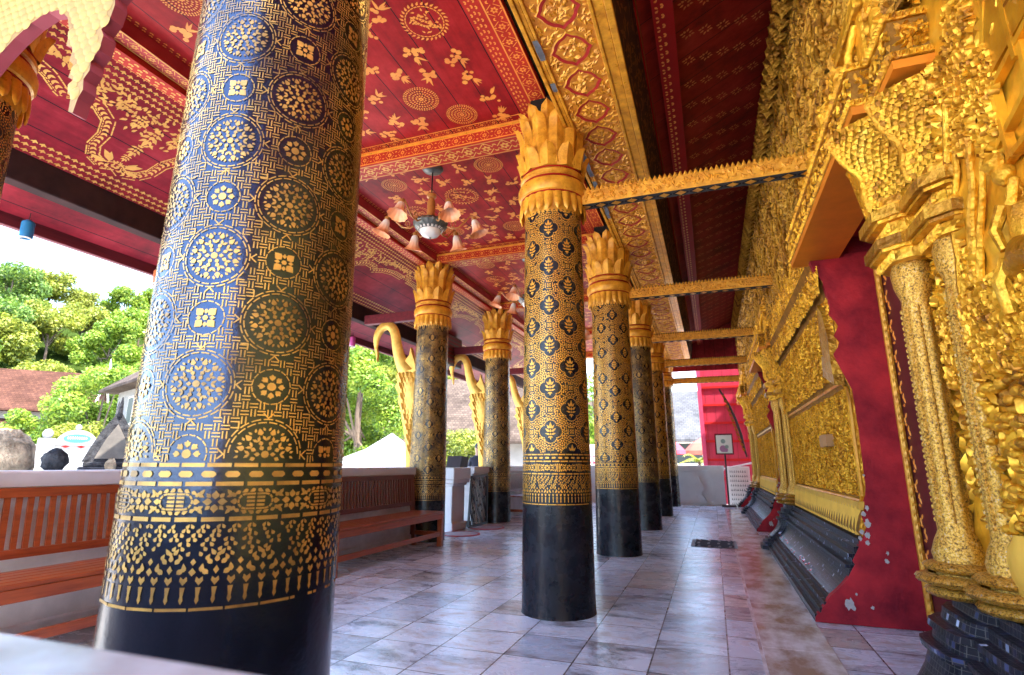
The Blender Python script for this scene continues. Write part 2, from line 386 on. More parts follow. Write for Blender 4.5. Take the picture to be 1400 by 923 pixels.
def flame(x,y,s):
    """kanok bud: spear with curling side leaves"""
    o=[tear(x,y+.30*s,PI/2,.62*s,.26*s),tear(x,y-.05*s,PI/2,.33*s,.2*s,.5)]
    for sg in (-1,1):
        o.append(tear(x+sg*.10*s,y+.30*s,PI/2-sg*.6,.42*s,.17*s)); o.append(tear(x+sg*.12*s,y+.02*s,PI/2-sg*.85,.46*s,.2*s))
        o.append(tear(x+sg*.08*s,y-.22*s,PI/2-sg*1.3,.42*s,.18*s)); o.append(tear(x+sg*.02*s,y-.36*s,-PI/2+sg*.9,.26*s,.13*s))
    o.append(tear(x,y-.36*s,-PI/2,.34*s,.18*s)); o.append(ngon(x,y-.19*s,.085*s,6))
    return o
def clip_z(polys,z0,z1): return [p for p in polys if min(q[1] for q in p)>z0 and max(q[1] for q in p)<z1]

# ------------------------------------------------------------------ columns
R0,RS=.2725,-.0114
def crad(z): return R0+RS*z
def cyl(off):
    def f(u,z):   # u = angle*0.25
        r=crad(z)+off; a=u/.25; return (r*cos(a),r*sin(a),z)
    return f
CIRC=2*PI*.25
def bands(n_sp, zl, k=1.0, dens=1):
    """the gold bands low on a shaft, from zl up to zl+0.33k"""
    o=[]; Z=lambda t: zl+t*k
    def dashrow(t,h,n,gap): return [rect((i+.5)*CIRC/n,Z(t),CIRC/n*(1-gap),h) for i in range(n)]
    o+=dashrow(0,.006,24,.06)
    for i in range(n_sp):
        u=(i+.5)*CIRC/n_sp; w=CIRC/n_sp
        o.append([(u-w*.14,Z(.018)),(u,Z(.010)),(u+w*.14,Z(.018)),(u+w*.09,Z(.026)),(u+w*.17,Z(.044)),(u-w*.17,Z(.044)),(u-w*.09,Z(.026))])
        o.append([(u,Z(.047)),(u+w*.26,Z(.057)),(u+w*.2,Z(.065)),(u,Z(.060)),(u-w*.2,Z(.065)),(u-w*.26,Z(.057))])
    n=n_sp//3; H_=random.Random(n_sp)
    for i in range(n):       # lotus sprays standing on the spears, closing up towards the top
        u=(i+.5)*CIRC/n; w=CIRC/n
        for sg in (-1,1):
            o.append(tear(u+sg*w*.16,Z(.070),PI/2-sg*.9,.020*k,.011)); o.append(tear(u+sg*w*.32,Z(.074),PI/2+sg*.15,.018*k,.010))
            o.append(tear(u+sg*w*.10,Z(.090),PI/2-sg*.7,.018*k,.010)); o.append(tear(u+sg*w*.05,Z(.108),PI/2-sg*.6,.016*k,.009))
            o.append(tear(u+sg*w*.24,Z(.098),PI/2+sg*.5,.014*k,.008))
        o+=[diam(u,Z(.078),.011,.018*k),tear(u,Z(.094),PI/2,.016*k,.010),diam(u+w/2,Z(.074),.014,.017*k),diam(u+w/2,Z(.094),.011,.015*k)]
    for j_,(t,m) in enumerate(((.112,3),(.122,4),(.1315,4),(.141,5),(.150,5),(.159,6),(.168,6))):
        m*=n; hh=.0125*k
        for i in range(m):
            u=(i+.5+.5*(j_%2))*CIRC/m
            a=PI/2+(.55 if (i+j_)%2 else -.55)
            if H_.random()>.12: o.append(tear(u,Z(t)-hh*.5,a,hh*.92,min(.0082,CIRC/m*.5)))
    o+=dashrow(.181,.009,30,.16)
    nb=10
    for i in range(nb):
        u=(i+.5)*CIRC/nb; w=CIRC/nb; zc=Z(.218)
        o+=ring_petals(u,zc,.005,.019,.015,4,0)+ring_petals(u,zc,.012,.013,.009,4,PI/4)
        x=u+w/2
        o+=arc_dashes(x-.018,zc,.016,.0042,5,.2,PI/2,3*PI/2)+arc_dashes(x+.018,zc,.016,.0042,5,.2,-PI/2,PI/2)
        for q in (-1,0,1): o+=[rect(x-.010,zc+q*.0085,.016,.0052),rect(x+.010,zc+q*.0085,.016,.0052)]
        for q in (-1,1): o+=[rect(x-.010,zc+q*.016,.017,.0042),rect(x+.010,zc+q*.016,.017,.0042)]
        for sx in (-1,1):
            for sy in (-1,1):
                for q in range(4): o.append(tear(x+sx*(.002+q*.0145),zc+sy*(.0265-.0012*q*q),(0 if sx>0 else PI)-sx*sy*.5,.0135,.0085))
                for q in range(2): o.append(tear(x+sx*(.040+q*.009),zc+sy*(.010+.006*q),(0 if sx>0 else PI)+sx*sy*.9,.013,.008))
            o.append(tear(x+sx*.036,zc,0 if sx>0 else PI,.014,.013))
    o+=dashrow(.256,.009,26,.12)
    o+=[pill((i+.5)*CIRC/34,Z(.277),CIRC/34*.62,.0135) for i in range(34)]
    o+=dashrow(.297,.0085,30,.1)
    return o
def pat_big():
    """nearest column: rosettes chained together, basket weave between"""
    zl=.749; o=bands(54,zl,1.0)
    zmin,zmax=zl+.303,3.1; cw=36*PI/180*.25; H=.316
    big=[];small=[]
    for k in range(10):
        u=(-70+36*k)*PI/180*.25
        zb=1.228 if k%2==0 else 1.386
        for m in range(-2,8): big.append((u,zb+H*m)); small.append((u,zb+H*(m+.5),(m+k//2)%2))
    P=[]
    for u,z in big:
        P.append(ngon(u,z,.0085,8)); P+=ring_petals(u,z,.0105,.0125,.0098,6)
        for k in range(8):
            a=2*PI*(k+.5)/8; P.append(tear(u+.021*cos(a),z+.021*sin(a),a,.0125,.0098,.6))
        for k in range(12):   # heart-shaped petals, two lobes each
            a=2*PI*k/12
            for sg in (-1,1): P.append(tear(u+.0315*cos(a),z+.0315*sin(a),a+sg*.62,.0145,.0064,.6))
        for k in range(12):
            a=2*PI*(k+.5)/12; P.append(tear(u+.0445*cos(a),z+.0445*sin(a),a,.0165,.0125,.36))
        for k in range(12):
            a=2*PI*k/12
            for sg in (-1,1): P.append(tear(u+.0535*cos(a+sg*.07),z+.0535*sin(a+sg*.07),a+sg*.5,.010,.0055,.5))
        P+=arc_dashes(u,z,.0735,.0028,20,.22)+arc_dashes(u,z,.0808,.0028,20,.22,.157,2*PI+.157)
        for k in range(8):   # links to the neighbours
            a=2*PI*k/8
            for sg in (-1,1): P.append(rect(u+.0885*cos(a)-sg*.005*sin(a),z+.0885*sin(a)+sg*.005*cos(a),0.017,.0030,a+sg*.75))
    for u,z,ty in small:
        if ty: P.append(ngon(u,z,.0100,10)); P+=ring_petals(u,z,.0135,.0165,.0140,8,0,.70)
        else: P+=[ngon(u,z,.0065,6)]+ring_petals(u,z,.0095,.023,.020,4,PI/4,.5)+ring_petals(u,z,.010,.013,.009,4,0)
        for k in range(16):    # strap round the small flower
            a=2*PI*(k+.5)/16; P.append(rect(u+.0415*cos(a),z+.0415*sin(a),.0130,.0026,a+PI/2))
    g=.0172; nu=int(round(CIRC/g)); g=CIRC/nu
    B=np.array([(u,z) for u,z in big]); S=np.array([(u,z) for u,z,_ in small])
    for i in range(nu):
        for j in range(int((zmax-zmin)/g)):
            u=(i+.5)*g; z=zmin+(j+.5)*g
            def dmin(A):
                du=np.abs(A[:,0]-u); du=np.minimum(du%CIRC,CIRC-du%CIRC); return np.hypot(du,A[:,1]-z).min()
            if dmin(B)<.0915 or dmin(S)<.0475: continue
            for q in (-1,1):
                if (i+j)%2: P.append(rect(u,z+q*.0040,.0172,.0028))
                else: P.append(rect(u+q*.0040,z,.0028,.0172))
    return o+clip_z(P,zmin,zmax)
def pat_fill(zl,kb,shrink,pitch,period,qs,ncol=6,seed=1,phase=0,gaps=.05):
    """other columns: gold tesserae with black quatrefoils holding a gold bud"""
    rr=random.Random(seed); o=bands(60,zl,kb); zmin=zl+.303*kb; zmax=3.085
    Q=[];S=[]
    for k in range(ncol):
        u=(k*2*PI/ncol+phase)*.25
        for m in range(-1,9):
            z=1.285+period*m+(period/2 if k%2 else 0); Q.append((u,z)); S.append((u,z+period/2))
    QA=np.array(Q);SA=np.array(S); P=[]
    for u,z in Q: P+=flame(u,z-.003,qs*1.08)
    for u,z in S: P+=ring_petals(u,z,.004,.02,.012,4,PI/4)+[ngon(u,z,.005,5)]+ring_petals(u,z,.012,.008,.006,4,0)
    def dq(u,z):
        du=np.abs(QA[:,0]-u)%CIRC; du=np.minimum(du,CIRC-du); dz=np.abs(QA[:,1]-z); a=qs*.52
        d1=np.minimum(np.hypot(du-a,dz),np.hypot(du,dz-a)).min()-qs*.56
        return min(d1,((du+dz)-qs*.84).min()*.707)
    def ds(u,z):
        du=np.abs(SA[:,0]-u)%CIRC; du=np.minimum(du,CIRC-du); dz=np.abs(SA[:,1]-z); return np.maximum(du,dz).min()-.027
    # outline of dashes round every quatrefoil and small square
    for u,z in Q:
        n=40
        for k in range(n):
            a=2*PI*k/n; lo,hi=0,.2
            for _ in range(14):
                q=(lo+hi)/2
                if dq(u+q*cos(a),z+q*sin(a))<.004: lo=q
                else: hi=q
            P.append(rect(u+lo*cos(a),z+lo*sin(a),2*PI*lo/n*.78,.009*shrink,a+PI/2))
    for u,z in S:
        for sx,sy,w_,h_ in ((-1,0,.006,.044),(1,0,.006,.044),(0,-1,.044,.006),(0,1,.044,.006)): P.append(rect(u+sx*.029,z+sy*.029,w_,h_))
    g=pitch; nu=int(round(CIRC/g)); g=CIRC/nu; py=g*.866; j=0; z=zmin+.02
    k1=shrink
    while z<zmax-.01:
        for i in range(nu):
            u=(i+.5*(j%2))*g; a0=rr.uniform(0,6.3)
            if rr.random()>=gaps and dq(u,z)>.010 and ds(u,z)>.010: P.append(ngon(u,z,g*.13*k1,6,a0))
            for k in range(7):
                a=a0+2*PI*k/7; x,y=u+g*.30*cos(a),z+g*.30*sin(a)
                if dq(x,y)>.011 and ds(x,y)>.008 and rr.random()>=gaps: P.append(tear(u+g*.17*cos(a),z+g*.17*sin(a),a,g*.26*(.7+.3*shrink),g*.26*k1,.6))
            for k in range(6):
                a=PI/6+PI/3*k; x,y=u+g*.577*cos(a),z+g*.577*sin(a)
                if k in (0,1) and dq(x,y)>.008 and ds(x,y)>.006: P.append(diam(x,y,g*.30*k1,g*.30*k1))
                x,y=u+g*.5*cos(PI/3*k),z+g*.5*sin(PI/3*k)
                if k<3 and dq(x,y)>.008 and ds(x,y)>.006: P.append(rect(x,y,g*.10*k1,g*.30,PI/3*k))
        j+=1; z+=py
    # thin dark-edged collar under the capital
    o+=[diam((i+.5)*CIRC/40,3.075+.0,CIRC/40*.8,.03) for i in range(40)]
    return o+clip_z(P,zmin,zmax)
def shaft_mesh(polys,gold):
    mb=MB(); prof=[(crad(z),z) for z in (0,.02,.4,.8,1.2,1.6,2.0,2.4,2.8,3.2)]
    prof[0]=(R0+.004,0)
    mb.lathe(prof,96,m=0); mb.pat(polys,cyl(.0012),1,'radial')
    return mb
def petal(mb,ang,width,z0,z1,rf,m=0,nu=5,nv=9,bulge=.018,tip=.45):
    P=np.zeros((nv,nu,3))
    for i in range(nv):
        t=i/(nv-1); r=rf(t); w=width*(1 if t<tip else math.sqrt(max(0,1-((t-tip)/(1-tip))**2)))
        w=max(w,.002)
        for j in range(nu):
            s=(j/(nu-1))*2-1; a=ang+s*w/2/r; rr=r+bulge*(1-s*s)*(1 if t<.9 else .6)+(.004*cos(s*2*PI) if nu>5 else 0)
            P[i,j]=(rr*cos(a),rr*sin(a),z0+(z1-z0)*t)
    mb.grid(P,m)
    # raised rib
def make_capital(parent):
    # the neck: skirt of drooping petals, rings, red lines
    n=MB(); n.lathe([(.236,3.07),(.242,3.12),(.262,3.2),(.262,3.245)],48)
    for k in range(22): petal(n,2*PI*k/22,.074,3.235,3.075,lambda t:.262-.004*t+.016*sin(t*PI*.55),0,5,7,.014,.35)
    n.lathe([(.255,3.24),(.285,3.258),(.296,3.285),(.296,3.335),(.285,3.365),(.262,3.375)],64)
    n.lathe([(.255,3.37),(.255,3.40),(.262,3.40),(.276,3.412),(.278,3.44),(.264,3.455)],64)
    neck=n.build('neck_ring',GOLD_PAINT,None)
    l=MB(); l.lathe([(.258,3.380),(.266,3.383),(.266,3.394),(.258,3.397)],64); l.lathe([(.262,3.238),(.272,3.241),(.272,3.248),(.262,3.251)],64)
    l.lathe([(.258,3.456),(.267,3.459),(.267,3.469),(.258,3.472)],64)
    c=MB(); c.lathe([(.262,3.47),(.250,3.5),(.205,3.7),(.215,3.95),(.22,4.0),(.02,4.0)],40)
    for k in range(11): petal(c,2*PI*(k+.5)/11,.150,3.475,3.675,lambda t:.254+.012*sin(t*3)+.055*t**3,0,7,10,.024,.30)
    for k in range(11): petal(c,2*PI*k/11,.128,3.50,3.975,lambda t:.236+.018*t+.066*max(0,t-.62)**2/.144,0,9,16,.032,.84)
    for k in range(11): petal(c,2*PI*(k+.5)/11,.118,3.55,4.085,lambda t:.214+.010*t+.066*max(0,t-.68)**2/.102,0,9,16,.028,.86)
    cap=c.build('capital',GOLD_PAINT,parent)
    neck.parent=cap
    l.build('red_line',RED_TRIM,cap)
    a=MB(); a.box(-.15,-.15,4.0,.15,.15,4.215); a.build('abacus',BLACK,parent)
    return cap
def make_column(polys,gold,loc,label,rz=0,name='temple_column',lac=None):
    lac=lac or LACQUER2
    e=empty(name,loc,label,'column','gold stencilled columns of the portico',rz)
    shaft_mesh(polys,gold).build('shaft',[lac,gold],e)
    make_capital(e); return e
colA=make_column(pat_big(),GOLD_WORN,(-1.196,1.172,0),'massive black column with gold rosette and weave stencils, nearest to the camera',lac=LACQUER)
pA=pat_fill(.765,1.19,.86,.064,.327,.076,ncol=10,seed=2,phase=R(-84),gaps=.03)
colB=make_column(pA,GOLD_LEAF,(-1.146,4.211,0),'wide gold covered column with black quatrefoils, foremost of the inner row behind the huge one')
pC=pat_fill(.765,1.0,.84,.070,.327,.068,ncol=10,seed=3,phase=R(-75),gaps=.06)
colC=make_column(pC,GOLD_LEAF,(-1.146,7.03,0),'gold stencilled column directly behind the big gold one, second tie beam at its top')
pD=pat_fill(.765,1.0,.62,.066,.32,.058,ncol=10,seed=4,phase=R(-80),gaps=.12)
colD=make_column(pD,GOLD_WORN,(-1.146,9.817,0),'darker slim stencilled column half hidden behind the second gold column')
def col_copy(src,loc,label,rz):
    c=copy_tree(src); c.location=loc; c.rotation_euler=(0,0,rz); c['label']=label; return c
col_copy(colC,(-1.146,12.5,0),'gold flecked column next to last in the receding inner row',R(40))
col_copy(colD,(-1.146,15.3,0),'farthest narrow column of the inner row beside the white end wall',R(-30))
pL=pat_fill(.553,1.1,.66,.064,.32,.056,ncol=10,seed=5,phase=R(-62),gaps=.1)
colL=make_column(pL,GOLD_WORN,(-3.915,7.266,0),'outer column with low black base and lotus capital standing at the bench end')
col_copy(colL,(-3.915,10.014,0),'outer column beside the black iron gate, lotus capital under the ceiling corner',R(58))
col_copy(colL,(-3.915,12.76,0),'outer column partly hidden behind the wide gold column, past the gate',R(20))
col_copy(colL,(-3.915,15.5,0),'outermost far column at the end corner of the portico',R(95))
col_copy(colL,(-3.915,4.27,0),'outer column almost fully hidden behind the nearest rosette column',R(10))
col_copy(colL,(-3.915,1.52,0),'outer column whose gold neck rings show at the left picture edge',R(75))

# ------------------------------------------------------------------ floor, court
f=MB(); f.box(-5.2,-1.5,-.12,.172,16.0,0); f.box(.19,-1.5,-.12,1.6,16.0,0)
tag(f.build('floor',[MARBLE],smooth=0),kind='structure')
f=MB(); f.box(.172,-1.5,-.1,.19,16.0,.001); tag(f.build('floor_strip',PALE_STONE,smooth=0),kind='structure')
f=MB()
y=-1.2
while y<15.9:
    y2=min(y+.56,15.98); f.box(.192,y,0,.575,y2-.004,.004); y=y2
tag(f.build('wall_side_path',MARBLE_BROWN,smooth=0),kind='structure')
g=MB(); g.box(-400,-300,-.8,300,400,-.6)
COURT=mat('courtyard_paving',(.74,.70,.64),(.60,.56,.50),.6,.8,bs=.2,bscale=6)
tag(g.build('ground',COURT,smooth=0),kind='structure')
b=MB(); b.box(-5.6,-1.4,-.6,-5.2,15.9,-.3); b.box(-5.2,-1.5,-.6,1.6,16,-.12)
tag(b.build('terrace_base',GREY_PLASTER,smooth=0),kind='structure')

# ------------------------------------------------------------------ ceilings
def down(z): return lambda u,v:(u,v,z)
def medallion(x,y,Rr):
    o=[]
    for k,(a,n,w) in enumerate(((.0,6,.10),(.17,12,.085),(.36,20,.085),(.55,28,.08),(.74,36,.08))):
        o+=ring_petals(x,y,Rr*(a+.03),Rr*.15,Rr*w*1.15,n,k*.2,.5)
    return o+ring_petals(x,y,Rr*.9,Rr*.11,Rr*.09,44)
def dragon(x,y,Rr,seed):
    r=random.Random(seed); o=arc_dashes(x,y,Rr*.78,Rr*.05,30,.2)
    for k in range(30):
        a=2*PI*k/30; o.append(tear(x+Rr*.84*cos(a),y+Rr*.84*sin(a),a+.6,Rr*.2,Rr*.1))
    t=[(x+Rr*.55*cos(a)*(.4+.1*a),y+Rr*.5*sin(a*1.3)*(.4+.1*a)) for a in np.linspace(0,6.5,26)]
    o+=path_dashes(t,Rr*.11,Rr*.1,Rr*.025)
    for k in range(34):
        a=r.uniform(0,2*PI); q=Rr*.6*math.sqrt(r.random()); o.append(tear(x+q*cos(a),y+q*sin(a),r.uniform(0,6.3),Rr*.17,Rr*.08))
    return o
def spray(x,y,s,seed):
    r=random.Random(seed); a=r.uniform(0,2*PI); o=[]
    n=r.randint(9,13)
    for k in range(n):
        q=a+r.uniform(-1.3,1.3); d=s*r.uniform(.12,.9); o.append(ngon(x+d*cos(q),y+d*sin(q),s*r.uniform(.14,.23),7))
    for k in range(5): o.append(tear(x-.1*s*cos(a),y-.1*s*sin(a),a+PI+r.uniform(-.9,.9),s*r.uniform(.5,1.0),s*.2))
    return o
ZC=4.2
bayY=[(-.1,1.55),(1.80,4.30),(4.56,7.08),(7.34,9.84),(10.10,12.6),(12.86,15.3),(15.56,16.0)]
cm=MB(); cm.add([(-3.92,.9,ZC),(-3.92,16,ZC),(-1.155,16,ZC),(-1.155,.9,ZC)],[(0,1,2,3)],0)
PO=[]; r7=random.Random(5)
for bi,(y0,y1) in enumerate(bayY):
    if y1-y0<2: continue
    yc=(y0+y1)/2; cand=[]
    cand.append((-2.62,yc-.35,.21,'d')); cand.append((-2.3+.1*(bi%2),yc+.66,.16,'m')); 
    cand+= [(-1.95,yc+.98,.145,'m'),(-3.15,yc+.55,.14,'m'),(-2.05,yc-.9,.16,'m'),(-3.25,yc-.85,.15,'m'),(-1.75,yc-.1,.18,'d'),(-3.35,yc-.15,.17,'d')]
    used=[]
    for x,y,q,t in cand:
        if any(math.hypot(x-a,y-b)<q+c+.06 for a,b,c in used) or y+q>y1-.1 or y-q<y0+.1: continue
        used.append((x,y,q)); PO+=medallion(x,y,q) if t=='m' else dragon(x,y,q,int(100*y))
    tries=0
    while tries<2500:
        tries+=1; x=r7.uniform(-3.5,-1.56); y=r7.uniform(y0+.16,y1-.16)
        if any(math.hypot(x-a,y-b)<c+.145 for a,b,c in used): continue
        used.append((x,y,.085)); PO+=spray(x,y,.115,tries)
cm.pat(PO,down(ZC-.002),1)
# painted borders at the sides of each bay
BO=[]
def lozenge_band(x0,x1,y0,y1,step,along='y'):
    o=[]; n=int((y1-y0)/step); w=x1-x0; xm=(x0+x1)/2
    for i in range(n):
        y=y0+(i+.5)*step
        o+=ring_petals(xm,y,w*.05,w*.2,w*.14,6)
        for sg in (-1,1):
            o+= [rect(xm+sg*w*.24,y-step*.22,w*.44,w*.05,sg*.7),rect(xm+sg*w*.24,y+step*.22,w*.44,w*.05,-sg*.7)]
            o.append(tear(xm+sg*w*.45,y,PI if sg>0 else 0,w*.14,w*.14)); o.append(tear(xm+sg*w*.3,y+step/2,PI/2+sg,w*.2,w*.1)); o.append(tear(xm+sg*w*.3,y+step/2,-PI/2-sg,w*.2,w*.1))
    for x in (x0,x1): o.append([(x-.006,y0),(x+.006,y0),(x+.006,y1),(x-.006,y1)])
    if along=='x': o=[[(b,a) for a,b in p] for p in o]
    return o
def dots(x0,x1,y0,y1,st,seed=0):
    r=random.Random(seed); o=[]; nx=max(1,int((x1-x0)/st)); ny=int((y1-y0)/st)
    for i in range(nx):
        for j in range(ny): o.append(tear(x0+(i+.5)*st-st*.3,y0+(j+.5*(i%2)+.3)*st,r.uniform(0,6.3) if 0 else (PI/4 if (i+j)%2 else -PI/4),st*.8,st*.5))
    return o
for (y0,y1) in bayY[1:6]:
    BO+=dots(-1.415,-1.305,y0+.02,y1-.02,.03)+lozenge_band(-1.295,-1.165,y0+.02,y1-.02,.16)
    BO+=dots(-3.78+.0,-3.70,y0+.02,y1-.02,.028)
    BO+=lozenge_band(y1-.10,y1-.02,-3.7,-1.43,.12,'x')
cm.pat(BO,down(ZC-.0025),2)
rb=[]
for (y0,y1) in bayY[1:6]: rb+= [[(-1.43,y0),(-1.157,y0),(-1.157,y1),(-1.43,y1)]]
cm.pat(rb,down(ZC-.0012),3)
cm.box(-3.92,.9,ZC+.004,-1.155,16,ZC+.05,0)
tag(cm.build('ceiling',[CEIL_RED,ORANGE_GOLD,ORANGE_GOLD,RED_BAND],smooth=0),kind='structure')
k=MB(); k.box(-1.15,.9,4.24,-.4,16,4.3); tag(k.build('black_gap_board',BLACK,smooth=0),kind='structure')  # black board gives the gap beside the architrave its shade by colour

# sloping aisle ceiling over the benches
SL=.475
def aisle(u,t,d=0):   # u along Y, t down the slope from X=-4.05
    c=1/math.sqrt(1+SL*SL); return (-4.05-t*c+(-d)*SL*c*0 - d*SL*c, u, 4.10-t*SL*c - d*c)
am=MB(); W_=1.98
am.add([aisle(.9,0),aisle(16,0),aisle(16,W_),aisle(.9,W_)],[(0,3,2,1)],0)
am.add([aisle(.9,0,-.04),aisle(16,0,-.04),aisle(16,W_,-.04),aisle(.9,W_,-.04)],[(0,1,2,3)],0)
am.add([aisle(.9,W_,-.04),aisle(16,W_,-.04),aisle(16,W_,0),aisle(.9,W_,0)],[(0,1,2,3)],0)
AP=[]
# lace under the wall plate and frieze above the purlin
def lace(y0,y1,t0,t1,st):
    o=[]; n=int((y1-y0)/st); m=int((t1-t0)/st)
    for i in range(n):
        for j in range(m):
            y=y0+(i+.5*(j%2))*st; t=t0+(j+.5)*st
            o+=[tear(y,t-st*.35,PI/2,st*.72,st*.42),tear(y+st*.1,t-st*.1,.5,st*.42,st*.24),tear(y-st*.1,t-st*.1,PI-.5,st*.42,st*.24)]
    return o
AP+=lace(.95,15.9,.03,.25,.055)
AP+=lace(.95,15.9,1.08,1.27,.062)
def serp(s0):
    o=[]
    for sg in (-1,1):
        C=[(1.36,.27),(1.3,.42),(1.05,.42),(.85,.47),(.70,.56),(.62,.50),(.46,.50),(.33,.58),(.27,.72),(.26,.86),(.20,.97),(.09,1.02),(.02,.98),(.03,.90)]
        P=[]; C=np.array(C)
        tt=np.linspace(0,len(C)-1,120); P=[(s0+sg*np.interp(a,range(len(C)),C[:,0]), np.interp(a,range(len(C)),C[:,1])) for a in tt]
        o+=path_dashes(P,.011,.05,.004,.048)+path_dashes(P,.011,.05,.004,-.048)+path_dashes(P,.008,.018,.01,.032)
        d=np.hypot(*np.diff(np.array(P),axis=0).T); L=np.concatenate([[0],np.cumsum(d)]); q=0.02
        while q<L[-1]:
            x=np.interp(q,L,[p[0] for p in P]); y=np.interp(q,L,[p[1] for p in P]); x2=np.interp(q+.01,L,[p[0] for p in P]); y2=np.interp(q+.01,L,[p[1] for p in P]); a=math.atan2(y2-y,x2-x)
            o+=[tear(x,y,a+.6,.042,.022),tear(x,y,a-.6,.042,.022)]; q+=.047
        # curled head with a flame crest
        hx=s0+sg*.07; o+=[tear(hx,.93,PI/2-sg*2.2,.13,.06),tear(hx,.95,PI/2-sg*2.7,.12,.05),tear(hx+sg*.03,.98,PI/2-sg*1.7,.12,.05)]
    # flower hanging between the two bodies
    for k in range(5): o+=flame(s0+(0,-.17,.17,-.36,.36)[k],(.50,.42,.42,.36,.36)[k],(.16,.12,.12,.09,.09)[k])
    o+=flame(s0,.70,.12)+flame(s0,.82,.08)
    r=random.Random(int(s0*100))
    for k in range(420):
        x=r.uniform(-1.3,1.3); t=.26+(r.random()**1.5)*(.36*max(.12,1-abs(x)/1.0))
        o.append(tear(s0+x,t,r.uniform(0,6.3),.05,.024))
    return o
for yc in (3.0,5.85,8.6,11.4,14.1): AP+=serp(yc)
am.pat(AP,lambda u,t:aisle(u,t,.002),1)
tag(am.build('aisle_ceiling',[AISLE_RED,PALE_GOLD],smooth=0),kind='structure')
# ceiling against the temple wall
def rcl(x,y,d=0): return (x,y,4.45+.53*(x+.2)-d)
wm=MB(); wm.add([rcl(-.35,.9),rcl(-.35,16),rcl(1.1,16),rcl(1.1,.9)],[(0,1,2,3)],0)
wm.add([rcl(-.35,.9,-.05),rcl(-.35,16,-.05),rcl(1.1,16,-.05),rcl(1.1,.9,-.05)],[(0,3,2,1)],0)
DP=[]
for i in range(7):
    for j in range(46):
        x=.06+i*.15+.0*(j%2); y=1.2+j*.33+.09*i
        for du,dv,a in ((-.045,0,PI),(.045,0,0),(0,-.03,-PI/2),(0,.03,PI/2),(-.02,-.014,PI+.6),(.02,.014,.6),(-.02,.014,PI-.6),(.02,-.014,-.6)): DP.append(tear(x+du*.7,y+.6*du+dv*.8,a+.5,.034,.020))
wm.pat(DP,lambda u,v:rcl(u,v,.002),1)
tag(wm.build('wall_side_ceiling',[DARK_RED,DIM_GOLD],smooth=0),kind='structure')

# roof over everything (keeps the sun off the portico)
ROOF=mat('roof_tiles',(.30,.12,.07),(.18,.07,.05),6,.8)
rm=MB(); prof=[(-6.15,3.24),(-4.0,4.42),(-1.0,5.05),(1.0,5.6),(4.6,10.2),(8.2,5.6),(8.2,5.5),(4.6,10.05),(1.0,5.45),(-1.0,4.9),(-4.0,4.27),(-5.95,3.28)]
rm.prism(prof,lambda u,v,d:(u,d,v),.7,16.4)
ro=rm.build('temple_roof',ROOF,smooth=0)
rm2=MB(); rm2.prism([(1.0,5.6),(4.6,10.2),(8.2,5.6),(8.2,5.5),(4.6,10.05),(1.0,5.45)],lambda u,v,d:(u,d,v),-6,.7); 
rm2.build('hall_roof',ROOF,ro,smooth=0); e3=MB(); e3.prism([(1.0,5.0),(-.95,4.0),(-.95,4.08),(1.0,5.12)],lambda u,v,d:(u,d,v),-6,.66); e3.build('added_shade_eave',DARK_RED,ro,smooth=0)  # eave added out of view to darken reflections in the columns
tag(ro,'dark red tiled temple roof carried over the whole portico','roof')
ro['kind']='structure'

# ------------------------------------------------------------------ timbers
def face_pat(mb,polys,fn,m): mb.pat(polys,fn,m)
# golden architrave above the inner columns
ar=empty('architrave',(-.7,1.0,3.85),'broad golden beam with red lozenge panels running above the inner columns','beam')
AX0,AX1,AZ=-.98,-.385,3.85
L=lambda x,y,z:(x+.7,y-1.0,z-3.85)
m=MB()
m.add([L(AX0,1,AZ),L(AX1,1,AZ),L(AX1,16,AZ),L(AX0,16,AZ),L(AX0,1,4.45),L(-.29,1,4.45),L(-.29,16,4.45),L(AX0,16,4.45)],[(0,3,2,1),(0,1,5,4),(2,3,7,6),(3,0,4,7),(4,5,6,7)],0)
for x0,x1,dz in ((-.985,-.955,.02),(-.952,-.925,.010),(-.922,-.900,.016),(-.525,-.50,.016),(-.497,-.43,.008),(-.427,-.38,.022)):
    a=L(x0,1,AZ-dz); b_=L(x1,16,AZ+.01); m.box(a[0],a[1],a[2],b_[0],b_[1],b_[2],0,.004)
m.build('beam_body',GOLD_PAINT,ar)
m=MB(); P=[]; RP=[]
xm=-.712; hw=.16; st=.36; y=1.2
fn=lambda u,v,d=0:L(u,v,AZ-d)
rl=random.Random(3); sf=MB()
sf.add([fn(-.90,1.0,.001),fn(-.90,16,.001),fn(-.525,16,.001),fn(-.525,1,.001)],[(0,1,2,3)],0)
